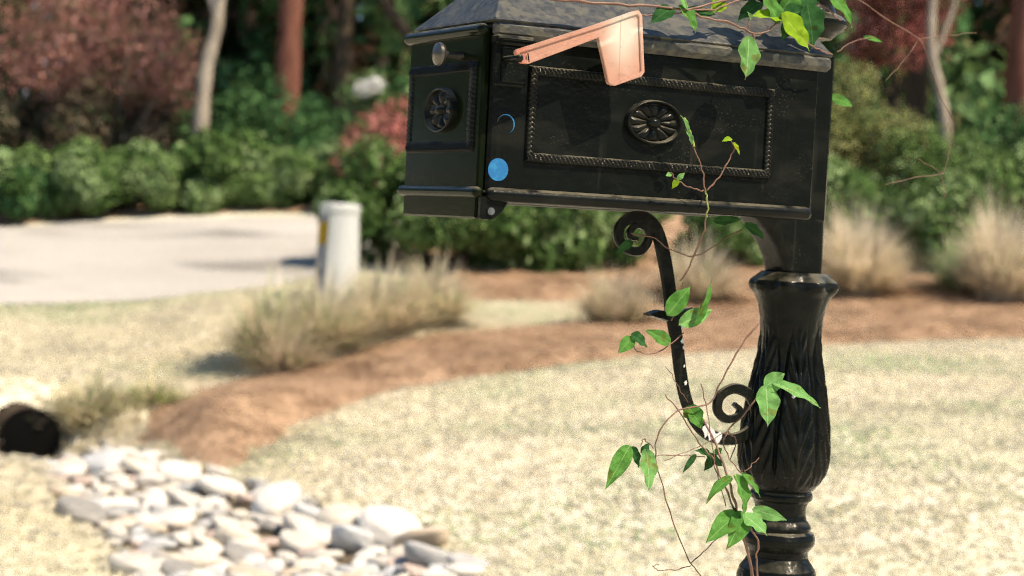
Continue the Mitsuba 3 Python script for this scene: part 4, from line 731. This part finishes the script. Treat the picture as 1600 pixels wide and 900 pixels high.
for args in (
    [((0.4629, 0, -0.543), (0.451, 0, -0.4974), (0.4347, 0, -0.4518), (0.4189, 0, -0.4111), (0.4124, 0.02, -0.3646), (0.4085, 0.05, -0.3233), (0.3937, 0.07, -0.2893)), .0030, .0018], [((0.4673, 0, -0.5432), (0.4619, 0, -0.4978), (0.4622, 0, -0.4707), (0.4475, 0, -0.4477), (0.422, 0, -0.4246)), .002, .0016],
    [((0.422, 0, -0.4246), (0.4093, 0.02, -0.3825), (0.4048, 0.04, -0.3536), (0.3853, 0.05, -0.3322), (0.3638, 0.06, -0.2972), (0.3406, 0.07, -0.2677)), .0018, .0011], [((0.4792, 0.05, -0.1654), (0.4574, 0.05, -0.1868), (0.4404, 0.05, -0.2125), (0.4178, 0.05, -0.2508), (0.4011, 0.05, -0.278), (0.3502, 0.05, -0.2889), (0.3204, 0.05, -0.3192), (0.3162, 0.05, -0.3513), (0.3293, 0.05, -0.3898), (0.352, 0.05, -0.4442), (0.3837, 0.05, -0.502), (0.4092, 0.05, -0.5276)), .0017, .0011],
    [((0.386, 0.05, -0.5039), (0.4066, 0.05, -0.4884), (0.4314, 0.05, -0.4673)), .0011, .0009], [((0.3862, 0.05, -0.5067), (0.3565, 0.05, -0.5127), (0.3309, 0.05, -0.5108), (0.3231, 0.05, -0.5051), (0.3325, 0.05, -0.5037)), .001, .0007], [((0.4676, 0.03, -0.2685), (0.4451, 0.03, -0.2939), (0.4294, 0.04, -0.3149), (0.4229, 0.04, -0.3312)), .0016, .0014],
    [((0.4294, 0.04, -0.3149), (0.4437, 0.04, -0.3314), (0.4275, 0.03, -0.3571)), .0013, .001], [((0.4274, 0.04, -0.3167), (0.4176, 0.03, -0.3389), (0.427, 0.01, -0.3634), (0.4386, 0, -0.3819)), .0012, .001], [((0.4333, 0, -0.3684), (0.456, 0, -0.3498)), .001, .0008], [((0.3162, 0.05, -0.3513), (0.3651, 0.05, -0.3518), (0.3997, 0.05, -0.354)), .0009, .0009], [((0.3134, 0.05, -0.3405), (0.2958, 0.05, -0.328), (0.2922, 0.05, -0.3368)), .001, .0008],
    [((0.3919, 0.06, -0.2502), (0.3974, 0.05, -0.2871), (0.4022, 0.04, -0.331), (0.407, 0.03, -0.3748), (0.4123, 0.01, -0.4169)), .001, .001], [((0.3315, 0.05, -0.3586), (0.37, 0.05, -0.3456), (0.4006, 0.05, -0.3341), (0.4315, 0.04, -0.3131)), .0008, .0007], [((0.465, -0.005, -0.2478), (0.4615, 0.01, -0.261), (0.4676, 0.03, -0.2685)), .0012, .0012], [((0.338, 0.07, -0.2282), (0.3589, 0.07, -0.2532), (0.3789, 0.07, -0.2784)), .0007, .0007],
    [((0.3648, 0.07, -0.181), (0.345, 0.06, -0.1914), (0.313, 0.05, -0.2054), (0.287, 0.045, -0.2098), (0.2679, 0.04, -0.2026), (0.2641, 0.04, -0.1913)), .0012, .0009], [((0.2807, 0.09, -0.0449), (0.318, 0.09, -0.0504), (0.3455, 0.09, -0.0637), (0.3773, 0.08, -0.0729), (0.4023, 0.07, -0.0607), (0.4408, 0.08, -0.0412), (0.4672, 0.09, -0.0311)), .0011, .0011], [((0.3575, 0.09, -0.1645), (0.3617, 0.085, -0.146), (0.3534, 0.06, -0.1088)), .0014, .0012]):
    add_stem(V2, *args)
for args in ([((0.3492, 0.06, -0.1089), (0.3473, 0.04, -0.0884), (0.3402, 0.01, -0.061), (0.3287, -0.02, -0.0362), (0.3249, -0.03, -0.0188)), .0015, .0015, 'stem_brown'], [((0.3249, -0.03, -0.0188), (0.3224, -0.035, -0.0016), (0.3174, -0.036, 0.0179)), .0016, .0015, 'stem_green'], [((0.3174, -0.036, 0.0179), (0.3081, -0.036, 0.0473), (0.2963, -0.034, 0.0757)), .0014, .0011, 'stem_brown'], [((0.2963, -0.034, 0.0757), (0.2868, -0.034, 0.0947), (0.2775, -0.034, 0.1119)), .0022, .0026, 'stem_green'],
             [((0.3174, -0.036, 0.0179), (0.3332, -0.04, 0.0342), (0.3468, -0.042, 0.0583), (0.3536, -0.044, 0.0759), (0.3465, -0.044, 0.0883)), .0015, .0009, 'stem_brown'], [((0.3143, -0.036, 0.0168), (0.2936, -0.036, 0.0191), (0.2747, -0.036, 0.0274), (0.2588, -0.036, 0.0367)), .0011, .0008, 'stem_brown']):
    add_stem(V2, *args, name='tendril')
for b, t_, w, mt, ro, cu, fo in (
    ((0.3264, 0.05, -0.1527), (0.3589, 0.05, -0.1144), 30, 'leaf_green', -.3, .1, .3), ((0.3697, 0.05, -0.1642), (0.3948, 0.05, -0.1043), 18, 'leaf_green', .5, .1, .4), ((0.3552, 0.06, -0.1679), (0.4124, 0.07, -0.1455), 24, 'leaf_pale', .2, .1, .2), ((0.3269, 0.05, -0.1927), (0.2881, 0.05, -0.1766), 20, 'leaf_green', -.3, .15, .2), ((0.2615, 0.04, -0.1843), (0.2863, 0.04, -0.1997), 18, 'leaf_dark', .3, .1, .3), ((0.2608, 0.04, -0.1887), (0.2406, 0.04, -0.2091), 22, 'leaf_green', .1, .1, .2),
    ((0.4576, -0.005, -0.2514), (0.4536, -0.02, -0.3034), 42, 'leaf_pale', .1, .06, .18), ((0.4578, -0.003, -0.249), (0.4917, 0, -0.2301), 26, 'leaf_pale', .2, .1, .2), ((0.4736, -0.005, -0.2451), (0.5358, -0.03, -0.2746), 24, 'leaf_pale', -.1, .1, .25), ((0.2675, 0.045, -0.3413), (0.2258, 0.03, -0.393), 27, 'leaf_green', .5, .22, .25), ((0.298, 0.045, -0.346), (0.2959, 0.03, -0.3961), 34, 'leaf_pale', .1, .06, .2), ((0.2758, 0.05, -0.3411), (0.2975, 0.06, -0.3693), 18, 'leaf_dark', .2, .1, .3), ((0.2928, 0.05, -0.3457), (0.3056, 0.05, -0.3334), 12, 'leaf_dark', .2, .1, .3),
    ((0.3738, 0.06, -0.2855), (0.3985, 0.06, -0.3154), 26, 'leaf_green', .4, .1, .5), ((0.3714, 0.065, -0.2978), (0.3912, 0.06, -0.2882), 18, 'leaf_green', -.4, .1, .4), ((0.4029, 0.05, -0.3522), (0.4323, 0.05, -0.368), 16, 'leaf_dark', .2, .1, .3), ((0.3823, 0.05, -0.352), (0.3625, 0.05, -0.3769), 10, 'leaf_dark', .6, .1, .3), ((0.406, 0.05, -0.3504), (0.3818, 0.05, -0.3448), 14, 'leaf_dark', .2, .1, .3), ((0.4107, 0.05, -0.3559), (0.3989, 0.05, -0.3739), 14, 'leaf_dark', .2, .1, .3), ((0.4168, 0.05, -0.3487), (0.4272, 0.05, -0.3416), 12, 'leaf_green', .2, .1, .3),
    ((0.408, 0, -0.3778), (0.3637, -0.01, -0.4083), 17, 'leaf_green', .8, .3, .3), ((0.4187, 0, -0.3762), (0.4229, -0.02, -0.4232), 36, 'leaf_green', -.2, .08, .25), ((0.4293, 0, -0.3737), (0.4558, -0.01, -0.4032), 24, 'leaf_green', -.5, .1, .2), ((0.4208, -0.005, -0.4273), (0.3606, -0.02, -0.4621), 34, 'leaf_green', .3, .1, .2), ((0.4296, -0.005, -0.4294), (0.3892, -0.03, -0.4702), 36, 'leaf_green', -.1, .08, .25), ((0.434, -0.005, -0.4295), (0.4557, -0.03, -0.4528), 38, 'leaf_pale', .1, .08, .2), ((0.4545, 0, -0.4218), (0.5034, -0.01, -0.4368), 20, 'leaf_pale', .6, .12, .2), ((0.4198, 0, -0.4245), (0.4106, 0, -0.4154), 10, 'leaf_dark', .6, .12, .2),
    ((0.4315, -0.005, -0.4563), (0.4335, -0.01, -0.443), 12, 'leaf_yellow', .2, .1, .3), ((0.4015, 0.06, -0.0216), (0.4401, 0.05, -0.0168), 16, 'leaf_dark', .2, .1, .2), ((0.4462, 0.05, -0.0256), (0.4818, 0.05, -0.043), 16, 'leaf_dark', .2, .1, .2), ((0.2794, 0.085, -0.0573), (0.2555, 0.085, -0.0742), 14, 'leaf_dark', .2, .1, .2),
    ((0.2825, -0.036, 0.0935), (0.2683, -0.04, 0.1145), 11, 'leaf_pale', .3, .1, .5), ((0.2896, -0.036, 0.0786), (0.2766, -0.04, 0.0964), 11, 'leaf_pale', -.3, .1, .5), ((0.3476, -0.044, 0.0884), (0.3319, -0.046, 0.0839), 9, 'leaf_yellow', .2, .1, .3), ((0.3521, -0.044, 0.0827), (0.3622, -0.046, 0.0678), 10, 'leaf_yellow', .2, .1, .3), ((0.2599, -0.036, 0.0359), (0.2514, -0.037, 0.0329), 8, 'leaf_pale', .2, .1, .3), ((0.2714, -0.036, 0.0306), (0.2814, -0.037, 0.0389), 8, 'leaf_pale', .2, .1, .3), ((0.2705, -0.036, 0.0289), (0.2625, -0.037, 0.0165), 10, 'leaf_yellow', .2, .1, .3)):
    add_leaf(V2, b, t_, w, mt, ro, cu, fo)
